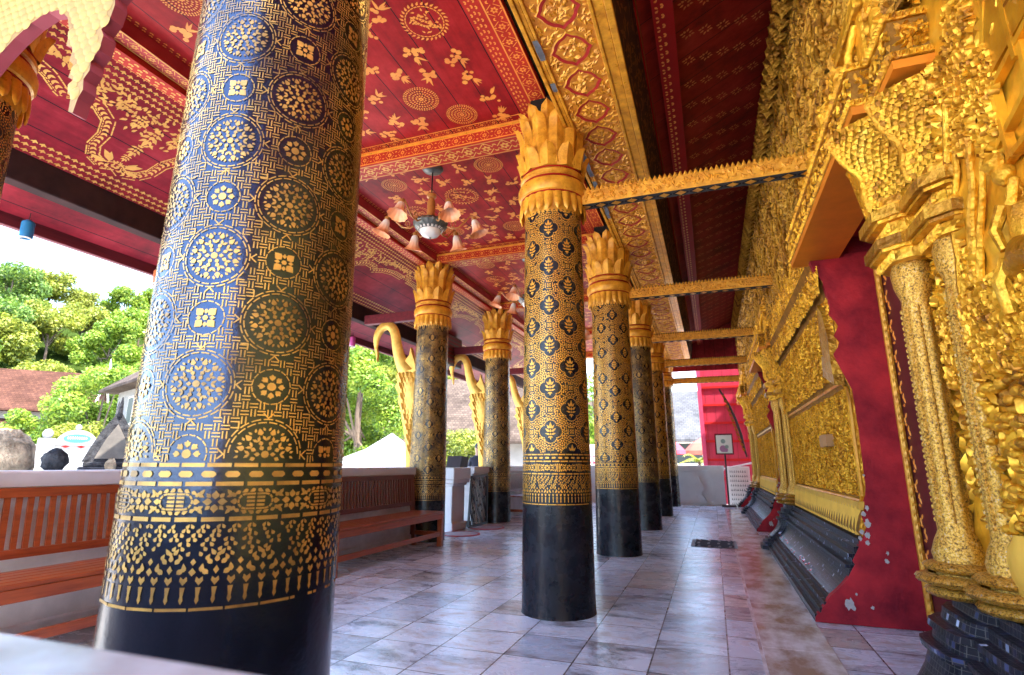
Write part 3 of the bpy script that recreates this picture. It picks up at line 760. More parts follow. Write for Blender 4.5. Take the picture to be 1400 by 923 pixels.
while y<15.8:
    c=y+st/2
    def loz(s): # lozenge with nicked sides
        o=[]
        for a in range(4):
            A=[(xm,c-st*.5*s),(xm+hw*s,c),(xm,c+st*.5*s),(xm-hw*s,c)]; p=np.array(A[a]); q=np.array(A[(a+1)%4]); nrm=np.array([q[1]-p[1],-(q[0]-p[0])]); nrm=nrm/np.linalg.norm(nrm)
            for t,h in ((0,0),(.2,.004),(.34,.018),(.5,.022),(.66,.018),(.8,.004)): o.append(tuple(p+(q-p)*t+nrm*h*s))
        return o
    lo=loz(.99); li=loz(.91); lj=loz(.74)
    n=len(lo)
    for i in range(n):
        j=(i+1)%n; sf.add([fn(*lo[i],.002),fn(*lo[j],.002),fn(*li[j],.007),fn(*li[i],.007)],[(0,1,2,3)],1)
        sf.add([fn(*li[i],.007),fn(*li[j],.007),fn(*lj[j],.003),fn(*lj[i],.003)],[(0,1,2,3)],1 if False else 2)
    for kx in range(60):
        a=rl.uniform(0,6.3); q=math.sqrt(rl.random())*.66; px=q*cos(a); py=q*sin(a)
        if abs(px)+abs(py)>.70: continue
        sf.leaf(fn,xm+px*hw,c+py*st*.5,rl.uniform(0,6.3),.045,.022,.010,1)
    for sg in (-1,1):   # corner scrolls between lozenges
        for kx in range(70):
            px=rl.uniform(.04,1); py=rl.uniform(-1,1)
            if px/1.05+abs(abs(py)-1)*1.0<1.05 and px+ (1-abs(py))<1.02 and False: continue
            if px < 1.02-(1-abs(abs(py)))*0-(abs(py)) : pass
            X=px*.18; Y=py*st*.5
            if abs(X)/hw+abs(Y)/(st*.5)<1.1: continue
            sf.leaf(fn,xm+sg*X,c+Y,rl.uniform(0,6.3),.05,.024,.010,1)
    y+=st
sf.build('lozenge_soffit',[mat('worn_gold_ground',(.85,.36,.03),(.48,.13,.012),22,.5,.05,bs=.6,bscale=90,bd=.006),GOLD_PAINT,gem('lozenge_red',(.50,.015,.012),.7)],ar,smooth=40)
m=MB(); rl=random.Random(9)
def sidefn(u,v,d=0):   # u=y, v 0..1 up the right-hand face
    x=AX1+(.095)*v; return L(x+d+.0015,u,AZ+.6*v)
m.add([sidefn(1,0),sidefn(16,0),sidefn(16,1),sidefn(1,1)],[(0,1,2,3)],0)
P=[]
for i in range(1500):
    u=rl.uniform(1.05,15.9); v=rl.uniform(.06,.78); a=rl.uniform(-1,1.2)
    ca,sa=cos(a)*.05,sin(a)*.05
    m.add([sidefn(u,v,.001),sidefn(u+ca-sa*.3,v+(sa+ca*.3)*1.6,.004),sidefn(u+2*ca,v+2*sa*1.6,.001),sidefn(u+ca+sa*.3,v+(sa-ca*.3)*1.6,.004)],[(0,1,2,3)],1)
for v0,v1,mi in ((.80,.84,2),(.86,.97,1)):
    m.add([sidefn(1,v0,.004),sidefn(16,v0,.004),sidefn(16,v1,.01),sidefn(1,v1,.01)],[(0,1,2,3)],mi)
m.build('carved_side',[DARK_TIMBER,gem('aged_gold',(.30,.15,.04),.5,.4),RED_TRIM],ar)
m=MB(); a=L(-.9535,3.6,AZ-.0125); rr=random.Random(4)
for (y0,y1) in ((3.0,3.2),(3.45,3.55),(4.05,4.9),(5.0,5.2),(5.35,5.9)):
    n=int((y1-y0)/.05)
    top=[(y0+(y1-y0)*i/n, .010+rr.uniform(-.008,.006)) for i in range(n+1)]
    pl=[(-.938-.0-w,y) for y,w in top]+[(-.900+rr.uniform(-.012,.004),y) for y,_ in top[::-1]]
    m.add([L(x,y,AZ-.0175) for x,y in pl],[tuple(range(len(pl)))],0)
m.build('bare_grey_patch',mat('bare_grey_wood',(.22,.24,.28),(.05,.05,.06),12,.8),ar,smooth=0)

# thin red rail beside the sloping ceiling
m=MB(); m.box(-.185,1.0,4.36,-.03,16,4.43); P=[]
for i in range(150):
    P+=dots(-.17,-.045,1.1+i*.1,1.1+i*.1+.095,.042,i)
m.pat(P,down(4.359),1)
tag(m.build('ceiling_rail',[RED_TRIM,ORANGE_GOLD],smooth=0),'narrow red rail stencilled in gold beside the dark ceiling planks','rail')

# tie beams from column to wall
def tie_beam(Y,label):
    e=empty('tie_beam',(-.95,Y,3.17),label,'beam','carved tie beams between columns and gilded wall')
    X0,X1=.03,1.83
    b=MB(); b.box(X0,-.055,0,X1,.055,.125,0,.004); b.box(X0,.02,.125,X1,.05,.165,1)
    b.build('beam_body',[GOLD_CARVED,mat_grey],e)
    t=MB(); n=46; rr=random.Random(int(Y*10))
    for i in range(n):
        x=X0+(X1-X0)*(i+.5)/n; w=(X1-X0)/n*1.0
        h=.036*rr.uniform(.8,1.05)
        t.add([(x-w/2,-.058,.112),(x+w/2,-.058,.112),(x+w/2*.8,-.056,.13),(x,-.05,.13+h),(x-w/2*.8,-.056,.13),(x,-.068,.122),(x,-.03,.125)],[(0,1,5),(1,2,5),(2,3,5),(3,4,5),(4,0,5),(2,6,3),(3,6,4)],0)
    for i in range(26):   # leaf scrolls on the face
        x=X0+(X1-X0)*(i+.5)/26
        for q in range(9): t.leaf(lambda u,v,d:(u,-.056-d,v),x+rr.uniform(-.032,.032),.02+rr.random()*.09,rr.uniform(0,6.3),.036,.02,.010,0)
    t.build('leaf_crest',GOLD_CARVED,e,smooth=15)
    s=MB(); s.add([(X0,-.052,-.001),(X1,-.052,-.001),(X1,.052,-.001),(X0,.052,-.001)],[(3,2,1,0)],0); P=[];Q=[]
    n=14
    for i in range(n):
        x=X0+(X1-X0)*(i+.5)/n; w=(X1-X0)/n
        for a in ((x-w*.25,-.02,.55),(x+w*.25,-.02,-.55),(x-w*.25,.02,-.55),(x+w*.25,.02,.55)): P.append(rect(a[0],a[1],w*.5,.012,-a[2]))
        Q+=[diam(x,0,w*.66,.078)]
    s.pat(P,down(-.002),1); s.pat(Q,down(-.002),2)
    s.build('diamond_soffit',[mat_grey,BLACK,GOLD_PAINT],e,smooth=0)
    return e
mat_grey=mat('blue_grey_paint',(.10,.10,.105),(.04,.04,.045),9,.8,spec=.1)
for Y,lb in ((4.211,'nearest gold tie beam with toothed crest, from the wide gold column to the wall'),(7.03,'second gold tie beam, just beyond the nearest one and lower in view'),(9.817,'third gold tie beam in the receding stack, middle one of five'),(12.5,'fourth gold tie beam, thin, above the bright far end'),(15.3,'farthest gold tie beam crossing in front of the red boarded gable')): tie_beam(Y,lb)

# transverse beams of the red ceiling
for i,Y in enumerate((1.55,4.30,7.08,9.84,12.6,15.3)):
    e=empty('cross_beam',(-2.5,Y,4.06),['red rosette beam across the ceiling above the nearest column, mostly out of view','red and gold rosette beam across the ceiling right behind the chandelier canopy','red rosette beam crossing the ceiling between the two lotus capitals','third visible red cross beam over the gate','fourth red cross beam deep in the portico','last red cross beam near the end wall'][i],'beam','painted cross beams of the red ceiling')
    b=MB(); b.box(-1.38,0,0,1.34,.25,.142,0)
    P=[[(p[1],p[0]) for p in q] for q in lozenge_band(.012,.118,-1.36,1.33,.15)]
    b.pat(P,lambda u,v:(u,-.0015,v),1,(0,-1,0))
    b.box(-1.38,-.012,.121,1.34,0,.142,2); b.pat([ngon(-1.37+j*.02,.131,.0075,6) for j in range(135)],lambda u,v:(u,-.0135,v),1,(0,-1,0))
    b.pat(lozenge_band(.02,.23,-1.36,1.33,.19,'x'),lambda u,v:(u,v,-.0015),3)
    b.build('beam_body',[RED_BAND,ORANGE_GOLD,GOLD_PAINT,PALE_GOLD],e,smooth=0)

# wall plate on the outer columns
m=MB(); m.box(-4.06,.9,4.04,-3.93,16,4.24,0); m.box(-3.925,.9,4.09,-3.79,16,4.24,2)
m.pat(dots(-4.05,-3.94,1,15.9,.036),down(4.0385),1); m.pat(lozenge_band(-3.915,-3.80,1,15.9,.14),down(4.0885),1)
tag(m.build('wall_plate',[RED_BAND,PALE_GOLD,PINK_BAND],smooth=0),'long pink and gold stencilled beam lying on the outer lotus capitals','beam')
m=MB(); m.box(-5.34,.8,3.30,-5.2,16.1,3.56,0,.008)
tag(m.build('eave_purlin',mat('rough_dark_timber',(.05,.02,.018),(.02,.01,.01),5,.9,spec=.15)),'dark square timber running under the sloping eave along the whole portico','timber')
m=MB(); m.box(-5.93,.75,3.145,-5.86,16.2,3.30,0,.006)
tag(m.build('eave_board',MAROON),'maroon board closing the outer edge of the eave','board')
for Y,lb in ((1.52,'maroon strut from the outer column at the left picture edge to the eave timber'),(4.52,'maroon strut to the eave behind the nearest column'),(7.266,'maroon strut to the eave above the first swan bracket'),(10.014,'maroon strut to the eave above the second swan bracket'),(12.76,'maroon strut to the eave above the third swan bracket')):
    m=MB(); m.box(-1.22,-.055,0,-.16,.055,.15,0,.006)
    o=m.build('eave_strut',MAROON); o.location=(-3.915,Y,3.235); tag(o,lb,'timber','struts between outer columns and eave')

# ------------------------------------------------------------------ swan-necked brackets
def make_bracket():
    e=empty('swan_bracket',(-4.25,7.266,1.0),'golden swan bracket nearest the bench end, its curled neck standing against green trees','bracket','golden swan brackets under the eave')
    q=lambda x,z:(x+4.25,0,z-1.0)
    path=[(-4.905,2.80),(-4.925,2.93),(-4.91,3.05),(-4.85,3.15),(-4.76,3.20),(-4.67,3.185),(-4.60,3.11),(-4.56,2.98),(-4.53,2.82),(-4.48,2.66),(-4.41,2.52),(-4.32,2.40),(-4.24,2.22),(-4.20,1.98),(-4.19,1.7),(-4.20,1.4),(-4.20,1.0)]
    rad=[.018,.04,.058,.062,.06,.062,.064,.068,.072,.080,.092,.115,.15,.16,.13,.09,.07]
    # smooth the centre line
    P=np.array(path); t=np.linspace(0,len(P)-1,60)
    xs=np.interp(t,range(len(P)),P[:,0]); zs=np.interp(t,range(len(P)),P[:,1]); rs=np.interp(t,range(len(P)),rad)
    ker=np.array([1,2,3,2,1])/9.
    def sm(a): b=np.convolve(np.pad(a,2,mode='edge'),ker,'valid'); b[0]=a[0]; b[-1]=a[-1]; return b
    xs,zs,rs=sm(xs),sm(zs),sm(rs)*1.22
    b=MB(); b.tube([q(x,z) for x,z in zip(xs,zs)],list(rs),14,flat=.55,flatdir=(0,1,0))
    b.build('neck_and_body',GOLD_SWAN,e)
    k=MB(); k.prism([(-4.90,2.86),(-4.87,2.76),(-4.872,2.62),(-4.90,2.72),(-4.94,2.86)],lambda u,v,d:(u+4.25,d,v-1),-.025,.025); k.build('beak',GOLD_SWAN,e)
    c=MB()
    c.prism([(-4.38,2.46),(-4.35,2.60),(-4.285,2.69),(-4.27,2.80),(-4.235,2.68),(-4.20,2.60),(-4.17,2.50),(-4.18,2.36),(-4.30,2.32)],lambda u,v,d:(u+4.25,d,v-1),-.04,.04)
    c.build('crest',GOLD_SWAN,e)
    w=MB(); rr=random.Random(2)
    w.prism([(-4.47,2.40),(-4.44,2.2),(-4.39,1.9),(-4.30,1.6),(-4.24,1.15),(-4.06,1.15),(-4.04,2.2),(-4.16,2.46)],lambda u,v,d:(u+4.25,d,v-1),-.07,.07)
    for row in range(16):      # breast and wing feathers, overlapping like tiles
        z=2.36-row*.078; xl=np.interp(z,[1.15,1.6,1.9,2.2,2.4],[-4.22,-4.28,-4.37,-4.42,-4.44])
        for s in (-1,1):
            for j in range(6):
                x=xl+.02+.065*j+.03*(row%2)
                w.leaf(lambda u,v,d:(u+4.25,s*(.071+d),v-1),x,z,-PI/2+.25,.125,.075,.03)
    w.prism([(-4.50,2.36),(-4.40,2.44),(-4.34,2.1),(-4.26,1.7),(-4.22,1.2),(-4.26,1.3),(-4.36,1.7),(-4.38,1.82),(-4.44,1.96),(-4.42,2.06),(-4.51,2.2),(-4.46,2.26)],lambda u,v,d:(u+4.25,d,v-1),-.05,.05)
    w.build('feathers',GOLD_SWAN,e)
    return e
GOLD_SWAN=mat('gold_swan',(.82,.50,.10),(.55,.30,.05),12,.4,.4,bs=.7,bscale=55,bd=.006)
br=make_bracket()
for Y,lb in ((10.014,'second golden swan bracket, in front of the brown tiled roof'),(12.76,'third golden swan bracket, a sliver between the gate column and the wide gold column'),(4.52,'golden swan bracket hidden behind the nearest rosette column')):
    c=copy_tree(br); c.location=(-4.25,Y,1.0); c['label']=lb

# ------------------------------------------------------------------ chandeliers
def shade_mat():
    m,nt,b=newmat('frosted_shade'); t=coords(nt,'Generated'); s=nt.nodes.new('ShaderNodeSeparateXYZ'); nt.links.new(t,s.inputs[0])
    nt.links.new(ramp(nt,s.outputs[2],[(.05,(.98,.40,.16)),(.45,(.98,.62,.40)),(.8,(.95,.92,.86))]),b.inputs['Base Color'])
    b.inputs['Roughness'].default_value=.3; return m
SHADE=shade_mat(); BRASS=mat('grey_bronze',(.20,.21,.19),(.08,.09,.08),20,.4,.6); OPAL=mat('opal_glass',(.80,.78,.74),(.7,.66,.6),4,.2)
STEM=mat('turned_stem',(.62,.28,.07),(.36,.15,.04),14,.3,.2); STRIPE=mat('pale_slats',(.62,.6,.55),None,8,.4)
def make_chandelier():
    e=empty('chandelier',(-2.66,4.80,4.2),'six armed chandelier with frosted flower shades hanging in front of the second ceiling bay','chandelier','chandeliers of the red ceiling')
    m=MB(); m.lathe([(.001,-.045),(.05,-.045),(.10,-.025),(.115,-.004),(.115,0)],32); m.build('canopy',BRASS,e)
    m=MB(); m.tube([(0,0,-.04),(0,0,-.33)],.008,8); m.build('rod',IRON,e)
    m=MB(); m.lathe([(.01,-.3),(.05,-.31),(.052,-.34),(.03,-.355),(.038,-.38),(.045,-.40),(.043,-.5),(.04,-.58),(.05,-.6)],24); m.build('stem',STEM,e)
    m=MB(); m.lathe([(.04,-.595),(.12,-.60),(.17,-.625),(.185,-.655),(.16,-.70),(.10,-.735),(.085,-.74)],48,mod=lambda r,z,a,i:r*(1+(.03*cos(a*20)))); 
    for k in range(20):
        a=2*PI*k/20; m.obox((.178*cos(a),.178*sin(a),-.64),(.125*cos(a),.125*sin(a),-.728),.022,.014,1)
    m.build('bowl',[BRASS,STRIPE],e)
    m=MB(); m.lathe([(.115,-.728),(.112,-.75),(.085,-.785),(.04,-.802),(.001,-.806)],32); d=m.build('dome',OPAL,e)
    m=MB(); m.lathe([(.001,-.83),(.008,-.822),(.01,-.805),(.001,-.80)],10); m.build('finial',BRASS,d)
    for k in range(6):
        a=2*PI*k/6+.35; ca,sa=cos(a),sin(a)
        A=[(.15,-.66),(.22,-.70),(.30,-.69),(.37,-.62),(.42,-.56),(.45,-.555),(.465,-.58)]
        m=MB(); m.tube([(r*ca,r*sa,z) for r,z in A],.009,8); 
        sp=[(.24+.03*cos(q)*(1-q/9),-.66+.05*sin(q)*(1-q/9)) for q in np.linspace(0,7,16)]
        m.tube([(r*ca,r*sa,z) for r,z in sp],.006,6); m.lathe([(.001,-.575),(.028,-.575),(.028,-.60),(.02,-.61)],14,(.465*ca,.465*sa,0))
        am_=m.build('arm',STEM,e)
        s=MB(); pr=[(.024,0),(.036,-.02),(.046,-.06),(.052,-.10),(.066,-.135),(.098,-.165),(.102,-.168),(.095,-.162),(.06,-.125),(.046,-.08),(.03,-.02)]
        s.lathe(pr,40,mod=lambda r,z,an,i:r*(1+.05*cos(an*10)*min(1,-z/.08)))
        so=s.build('shade',SHADE,am_); so.location=(.465*ca,.465*sa,-.605)
        so.rotation_euler=(.35*sa,-.35*ca,0)
    return e
ch=make_chandelier()
c=copy_tree(ch); c.location=(-2.5,7.72,4.2); c['label']='farther chandelier, mostly hidden by the wide gold column and the gate capital'
c=copy_tree(ch); c.location=(-2.5,10.5,4.2); c['label']='farthest chandelier deep in the portico, a small pale shape'

# ------------------------------------------------------------------ gilded temple wall
# profile of a wall bay (X,z)
def wall_prof():
    return [(.955,.55),(.93,.56),(.91,.60),(.935,.70),(.96,.76),(.975,.80),(.975,1.60),(.95,1.68),(.93,1.80),(.93,2.20),(.91,2.34),(.86,2.50),(.82,2.62),(.845,2.64),(.855,2.9),(.86,5.2)]
PL_PROF=[(.58,0),(.58,.05),(.612,.052),(.612,.095),(.645,.098),(.645,.13),(.685,.133),(.682,.16),(.70,.163),(.735,.19),(.775,.235),(.805,.285),(.822,.335),(.826,.36),(.80,.362),(.80,.385),(.845,.388),(.845,.43),(.825,.433),(.825,.455),(.868,.458),(.868,.50),(.90,.503),(.90,.55),(1.2,.552)]
PL_NEAR=[(.56,0)]+PL_PROF[1:]
bays=[(-3.0,2.92),(4.55,8.42),(10.05,13.92),(15.55,16.0)]
mat_weather=mat('weathered_grey_gilt',(.42,.22,.05),(.08,.05,.03),45,.7,0,spec=.15,bs=.5,bscale=60,bd=.004)
wall=empty('gilded_wall',(.95,4,0),'tall temple wall covered in golden stucco reliefs above a black mosaic plinth','wall')
WL=lambda x,y,z:(x-.95,y-4,z)
def wfn(xb): return lambda u,v,d=0: WL(xb-d,u,v)
body=MB()
body.box(*WL(1.42,-6,-.6),*WL(7.5,16.0,5.3))
for (y0,y1) in bays: body.box(*WL(1.02,y0,.55),*WL(1.42,y1,5.2))
for (y0,y1) in ((2.92,4.55),(8.42,10.05),(13.92,15.55)): body.box(*WL(1.0,y0,2.75),*WL(1.42,y1,5.2))
body.build('wall_core',RED_PLASTER,wall,smooth=0)
# plinth with uv mosaic
def plinth(prof,y0,y1,ny,name,extra=None):
    mb=MB(); uv=[]; L=[0]
    for a,b_ in zip(prof[:-1],prof[1:]): L.append(L[-1]+math.hypot(b_[0]-a[0],b_[1]-a[1]))
    P=np.zeros((len(prof),ny+1,3))
    for i,(x,z) in enumerate(prof):
        for j in range(ny+1):
            y=y0+(y1-y0)*j/ny; dx=extra(y,z) if extra else 0
            P[i,j]=WL(x-dx,y,z); uv.append((y,L[i]))
    mb.grid(P,0,True); mb.uv=uv
    # end cap
    n=len(prof); o=len(mb.v); 
    for j in (0,ny):
        o=len(mb.v); mb.add([tuple(P[i,j]) for i in range(n)]+[WL(1.2,y0 if j==0 else y1,0)],[tuple(range(n+1)) if j else tuple(range(n+1))[::-1]],0); uv+=[(P[i,j][0],P[i,j][2]) for i in range(n)]+[(0,0)]
    o=mb.build(name,MOSAIC,wall,smooth=28); return o
def near_extra(y,z):   # plinth steps forward under the pilaster, in two lobes
    e=0
    for c,w,h in ((2.70,.19,.08),(2.36,.16,.03)):
        t=abs(y-c)/w
        if t<1: e=max(e,h*math.sqrt(1-t**4))
    return e*(1-.6*max(0,z-.4)/.15)
plinth(PL_PROF,-3,2.92,160,'plinth',near_extra)
for (y0,y1) in bays[1:]:
    plinth(PL_PROF,y0,y1-.02,60,'plinth',lambda y,z,y1=y1:.08*math.sqrt(max(0,1-(abs(y-(y1-.25))/.2)**4)) if abs(y-(y1-.25))<.2 else 0)
# red glass chips on the second plinth
m=MB(); rr=random.Random(8)
for i in range(34):
    y=5.3+rr.random()*2.6
    for x,z,k in ((.712,.20,1),(.842,.36,1)):
        if rr.random()<.55: m.leaf(lambda u,v,d:WL(x-d-.002-(v-z)*-.9,u,v),y,z+rr.uniform(-.012,.012),rr.uniform(-.3,.3),.05,.022,.006)
m.build('red_glass_chips',gem('red_glass',(.55,.02,.04),.15),wall)
# upper wall face with leaf scrolls
def scatter(mb,fn,u0,u1,v0,v1,n,size,h,seed,mask=None,ang=None,m=0):
    r=random.Random(seed)
    for i in range(n):
        u=r.uniform(u0,u1); v=r.uniform(v0,v1)
        if mask and not mask(u,v): continue
        s=size*r.uniform(.6,1.35); a=(3.4*sin(9.1*u+1.3*sin(7.3*v)+seed)+2.9*sin(8.3*v+seed*.7+sin(5*u)))+r.gauss(0,.8) if ang is None else ang+r.gauss(0,.5)
        mb.leaf(fn,u,v,a,s,s*.46,h*.55*r.uniform(.6,1.3),m)
up=MB(); ny=150; nz=40; 
yy=np.linspace(2.0,16,ny); zz=np.linspace(2.9,5.15,nz); P=np.zeros((ny,nz,3))
ph=rng.uniform(0,6.3,20)
for i,y in enumerate(yy):
    for j,z in enumerate(zz):
        d=.02*sin(7*y+ph[0]+2*sin(3*z))*sin(9*z+ph[1]+sin(5*y))+.015*sin(17*y+ph[2])*sin(15*z+ph[3])
        P[i,j]=WL(.858-d,y,z)
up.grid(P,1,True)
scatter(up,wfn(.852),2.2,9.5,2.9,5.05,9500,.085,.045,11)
scatter(up,wfn(.852),9.5,16,2.9,5.05,2600,.11,.045,12)
r5=random.Random(4)
for i in range(150):      # drooping fronds
    y=r5.uniform(2.4,9); z=r5.uniform(3.1,5.0)
    pts=[(y+.05*sin(k*.8)*r5.uniform(.5,1),z-k*.055) for k in range(6)]
    up.tube([WL(.835-.012*sin(k*.6),a,b_) for k,(a,b_) in enumerate(pts)],[.006,.014,.02,.018,.012,.004],6)
for i in range(90):      # pointed cresting leaves under the ceiling
    y=2.3+i*.15; up.leaf(wfn(.80),y,4.86,PI/2,.2,.1,.05); up.add([WL(.84,y-.05,4.5),WL(.76,y,4.45),WL(.84,y+.05,4.5),WL(.70,y,4.66)],[(0,1,3),(1,2,3),(0,3,2)],0)
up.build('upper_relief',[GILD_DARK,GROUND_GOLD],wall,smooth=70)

# relief panels of bays
def panel_field(mb,y0,y1,z0,z1,xb,amp,seed,ny,nz,m=0):
    r=np.random.default_rng(seed); yy=np.linspace(y0,y1,ny); zz=np.linspace(z0,z1,nz); Y,Z=np.meshgrid(yy,zz,indexing='ij'); D=np.zeros_like(Y)
    for k in range(26):
        f=r.uniform(8,60); a=r.uniform(0,PI); D+=np.sin((Y*cos(a)+Z*sin(a))*f+r.uniform(0,6.3)+1.2*np.sin(Z*r.uniform(4,14)))*1.2/(f**.55)
    D=amp*D/np.abs(D).max(); P=np.stack([np.full_like(Y,xb-.95)-D,Y-4,Z],-1); mb.grid(P,m,True)
def bay_relief(y0,y1,seed,dense=1.0):
    mb=MB(); prof=wall_prof(); ny=40
    P=np.zeros((len(prof),ny+1,3))
    for i,(x,z) in enumerate(prof):
        for j in range(ny+1): P[i,j]=WL(x,y0+(y1-y0)*j/ny,z)
    mb.grid(P,1,True)
    mb.add([tuple(P[i,0]) for i in range(len(prof))]+[WL(1.02,y0,5.2),WL(1.02,y0,.55)],[tuple(range(len(prof)+2))],0)
    A=(y1-y0)
    scatter(mb,wfn(.972),y0+.05,y1-.45,.84,1.60,int(3600*A*dense),.030,.034,seed)
    scatter(mb,wfn(.925),y0+.02,y1-.4,1.7,2.3,int(1500*A*dense),.036,.036,seed+1)
    scatter(mb,wfn(.86),y0+.0,y1-.3,2.35,2.62,int(420*A*dense),.06,.034,seed+2)
    scatter(mb,wfn(.85),y0+.0,y1-.0,2.62,2.95,int(420*A*dense),.065,.034,seed+3)
    o=mb.build('relief_panel',[GILD,GROUND_GOLD],wall,smooth=70)
    # framed rim round the lower panel, near end rounded
    f=MB(); pts=[(y1-.45,.80),(y0+.06,.80),(y0+.02,.84),(y0+.015,1.5),(y0+.05,1.60),(y0+.16,1.66),(y1-.45,1.66)]
    f.tube([WL(.968,a,b_) for a,b_ in pts],.02,8); f.build('panel_frame',GILD_SMOOTH,o)
    # lotus petal base strip
    b=MB(); n=int(A/.10)
    for k in range(n):
        y=y0+.05+k*.10
        b.add([WL(.93,y,.575),WL(.905,y+.05,.57),WL(.93,y+.1,.575),WL(.955,y+.1,.76),WL(.925,y+.05,.765),WL(.955,y,.76)],[(0,1,4,5),(1,2,3,4)],0)
    b.box(*WL(.93,y0+.0,.745),*WL(.99,y1-.1,.80)); b.build('petal_base',YELLOW_PLASTER,o)
    return o
def carved_house(parent,y,z,s,seed):
    m=MB(); F=lambda u,v,d:WL(.93-d,u,v)
    m.prism([(y-.45*s,z),(y+.5*s,z+.1*s),(y+.35*s,z+.42*s),(y-.3*s,z+.34*s)],F,.0,.085*s)
    m.prism([(y-.62*s,z-.1*s),(y+.62*s,z+.04*s),(y+.5*s,z+.14*s),(y-.46*s,z+.02*s)],F,.0,.12*s)
    m.prism([(y-.35*s,z+.36*s),(y+.42*s,z+.46*s),(y+.25*s,z+.72*s),(y-.2*s,z+.64*s)],F,.0,.07*s)
    return m.build('carved_house',GILD_DARK,parent)
b2=bay_relief(4.55,8.42,21,1.35)
m=MB(); m.prism([(4.552,1.70),(4.552,1.98),(4.66,2.2),(4.80,2.3),(4.85,2.0),(4.75,1.75)],lambda u,v,d:WL(.93-d,u,v),-.02,.055); m.prism([(4.552,1.62),(4.57,1.82),(4.9,1.9),(4.92,1.74)],lambda u,v,d:WL(.93-d,u,v),-.02,.05); m.build('carved_roof',GILD_DARK,b2)
m=MB(); m.box(*WL(.90,5.25,1.20),*WL(.97,5.55,1.30)); m.build('bare_board',BENCH_WOOD if False else mat('bare_board_wood',(.5,.24,.08),None,8,.6),b2)
b3=bay_relief(10.05,13.92,31,.7); b4=bay_relief(15.55,16.0,41,.7)
# near bay: tree, rider, house, rocks
nb=MB(); panel_field(nb,1.0,2.94,.60,3.0,.93,.022,5,190,220)
panel_field(nb,-3.0,1.0,.60,3.0,.93,.02,6,30,30)
r6=random.Random(6); F=wfn(.925)
# leaves of the tree crown
def crown(u,v):
    return any(((u-a)/ra)**2+((v-b_)/rb)**2<1 for a,b_,ra,rb in ((2.05,2.52,.10,.14),(1.98,2.28,.10,.12),(2.16,2.22,.08,.10),(2.0,2.10,.08,.07),(2.2,2.45,.08,.1),(2.28,1.72,.05,.1)))
scatter(nb,F,1.85,2.32,1.6,2.75,4200,.030,.045,61,crown,PI/2+.4)
scatter(nb,F,1.9,2.62,1.35,1.66,2400,.038,.05,62,None,PI/2)
scatter(nb,F,1.5,2.7,.85,1.4,330,.07,.03,63)
scatter(nb,F,2.3,2.9,1.7,3.0,1500,.042,.04,64)
scatter(nb,F,1.2,2.0,2.3,3.0,200,.07,.03,65)
nbo=nb.build('relief_panel',[GILD_SMOOTH],wall,smooth=70)
m=MB()
for pts,r0 in (([(2.40,1.50),(2.375,1.60),(2.38,1.70),(2.355,1.80),(2.36,1.90),(2.335,2.0),(2.33,2.12),(2.29,2.24),(2.24,2.38)],.019),([(2.34,1.50),(2.31,1.6),(2.305,1.7),(2.25,1.8),(2.225,1.9),(2.17,2.0),(2.15,2.12),(2.05,2.3)],.018),([(2.30,1.50),(2.26,1.6),(2.24,1.70),(2.18,1.84),(2.12,1.94),(2.08,2.05)],.013),([(2.33,2.0),(2.26,2.1),(2.24,2.2),(2.18,2.32),(2.13,2.45)],.010)):
    n=len(pts); m.tube([WL(.922,a,b_) for a,b_ in pts],[r0*(1.3-.6*i/(n-1)) for i in range(n)],10)
m.build('carved_tree_trunks',GILD,nbo)
m=MB()  # house: crossing roof boards
H=[((1.99,2.20),(1.62,2.27)),((1.97,2.03),(1.70,2.10)),((1.95,1.96),(1.6,1.99)),((1.93,2.20),(1.90,1.95)),((1.79,2.62),(1.77,2.20)),((1.75,2.24),(1.74,2.02)),((2.00,2.22),(1.80,2.60)),((1.72,2.60),(1.55,2.3))]
for (a,b_),(c_,d_) in H: m.obox(WL(.925,a,b_),WL(.918,c_,d_),.020,.026,0,(1,0,0))
m.prism([(1.95,2.24),(1.62,2.29),(1.60,2.6),(1.80,2.62)],lambda u,v,d:WL(.93-d,u,v),0,.02)
m.build('carved_house',GILD_SMOOTH,nbo)
m=MB()  # rider: head, torso, arm, mount
m.blob(WL(.915,1.96,1.93),(.03,.034,.04),n=12,k=8,jit=.05); m.blob(WL(.90,1.97,1.975),(.03,.05,.03),n=10,k=6,jit=.1)
m.tube([WL(.925,1.945,1.90),WL(.92,1.93,1.84),WL(.92,1.94,1.74),WL(.925,1.96,1.66)],[.018,.036,.04,.036],12,flat=.7,flatdir=(1,0,0))
m.tube([WL(.90,1.97,1.83),WL(.88,2.0,1.76),WL(.885,1.98,1.69)],[.02,.017,.012],8)
m.tube([WL(.90,1.90,1.84),WL(.87,1.86,1.80),WL(.88,1.84,1.86)],[.02,.017,.013],8)
m.tube([WL(.91,2.02,1.62),WL(.90,1.9,1.66),WL(.90,1.75,1.62),WL(.91,1.6,1.66)],[.03,.048,.048,.04],12)
m.tube([WL(.9,1.99,1.66),WL(.88,2.02,1.60),WL(.89,2.02,1.50)],[.03,.026,.02],8)
m.build('carved_rider',GILD,nbo)
m=MB(); r6=random.Random(16)
for row in range(13):
    z=.86+row*.043
    for k in range(14):
        y=1.55+k*.075+.037*(row%2)+r6.uniform(-.03,.03)
        if y>2.55: continue
        m.blob(WL(.922,y,z+r6.uniform(-.02,.02)),(.024,.034*r6.uniform(.7,1.4),.017*r6.uniform(.7,1.3)),n=14,k=9,jit=.13)
m.build('carved_rocks',GILD,nbo,smooth=65)
m=MB()   # large yellow lotus petals at the foot
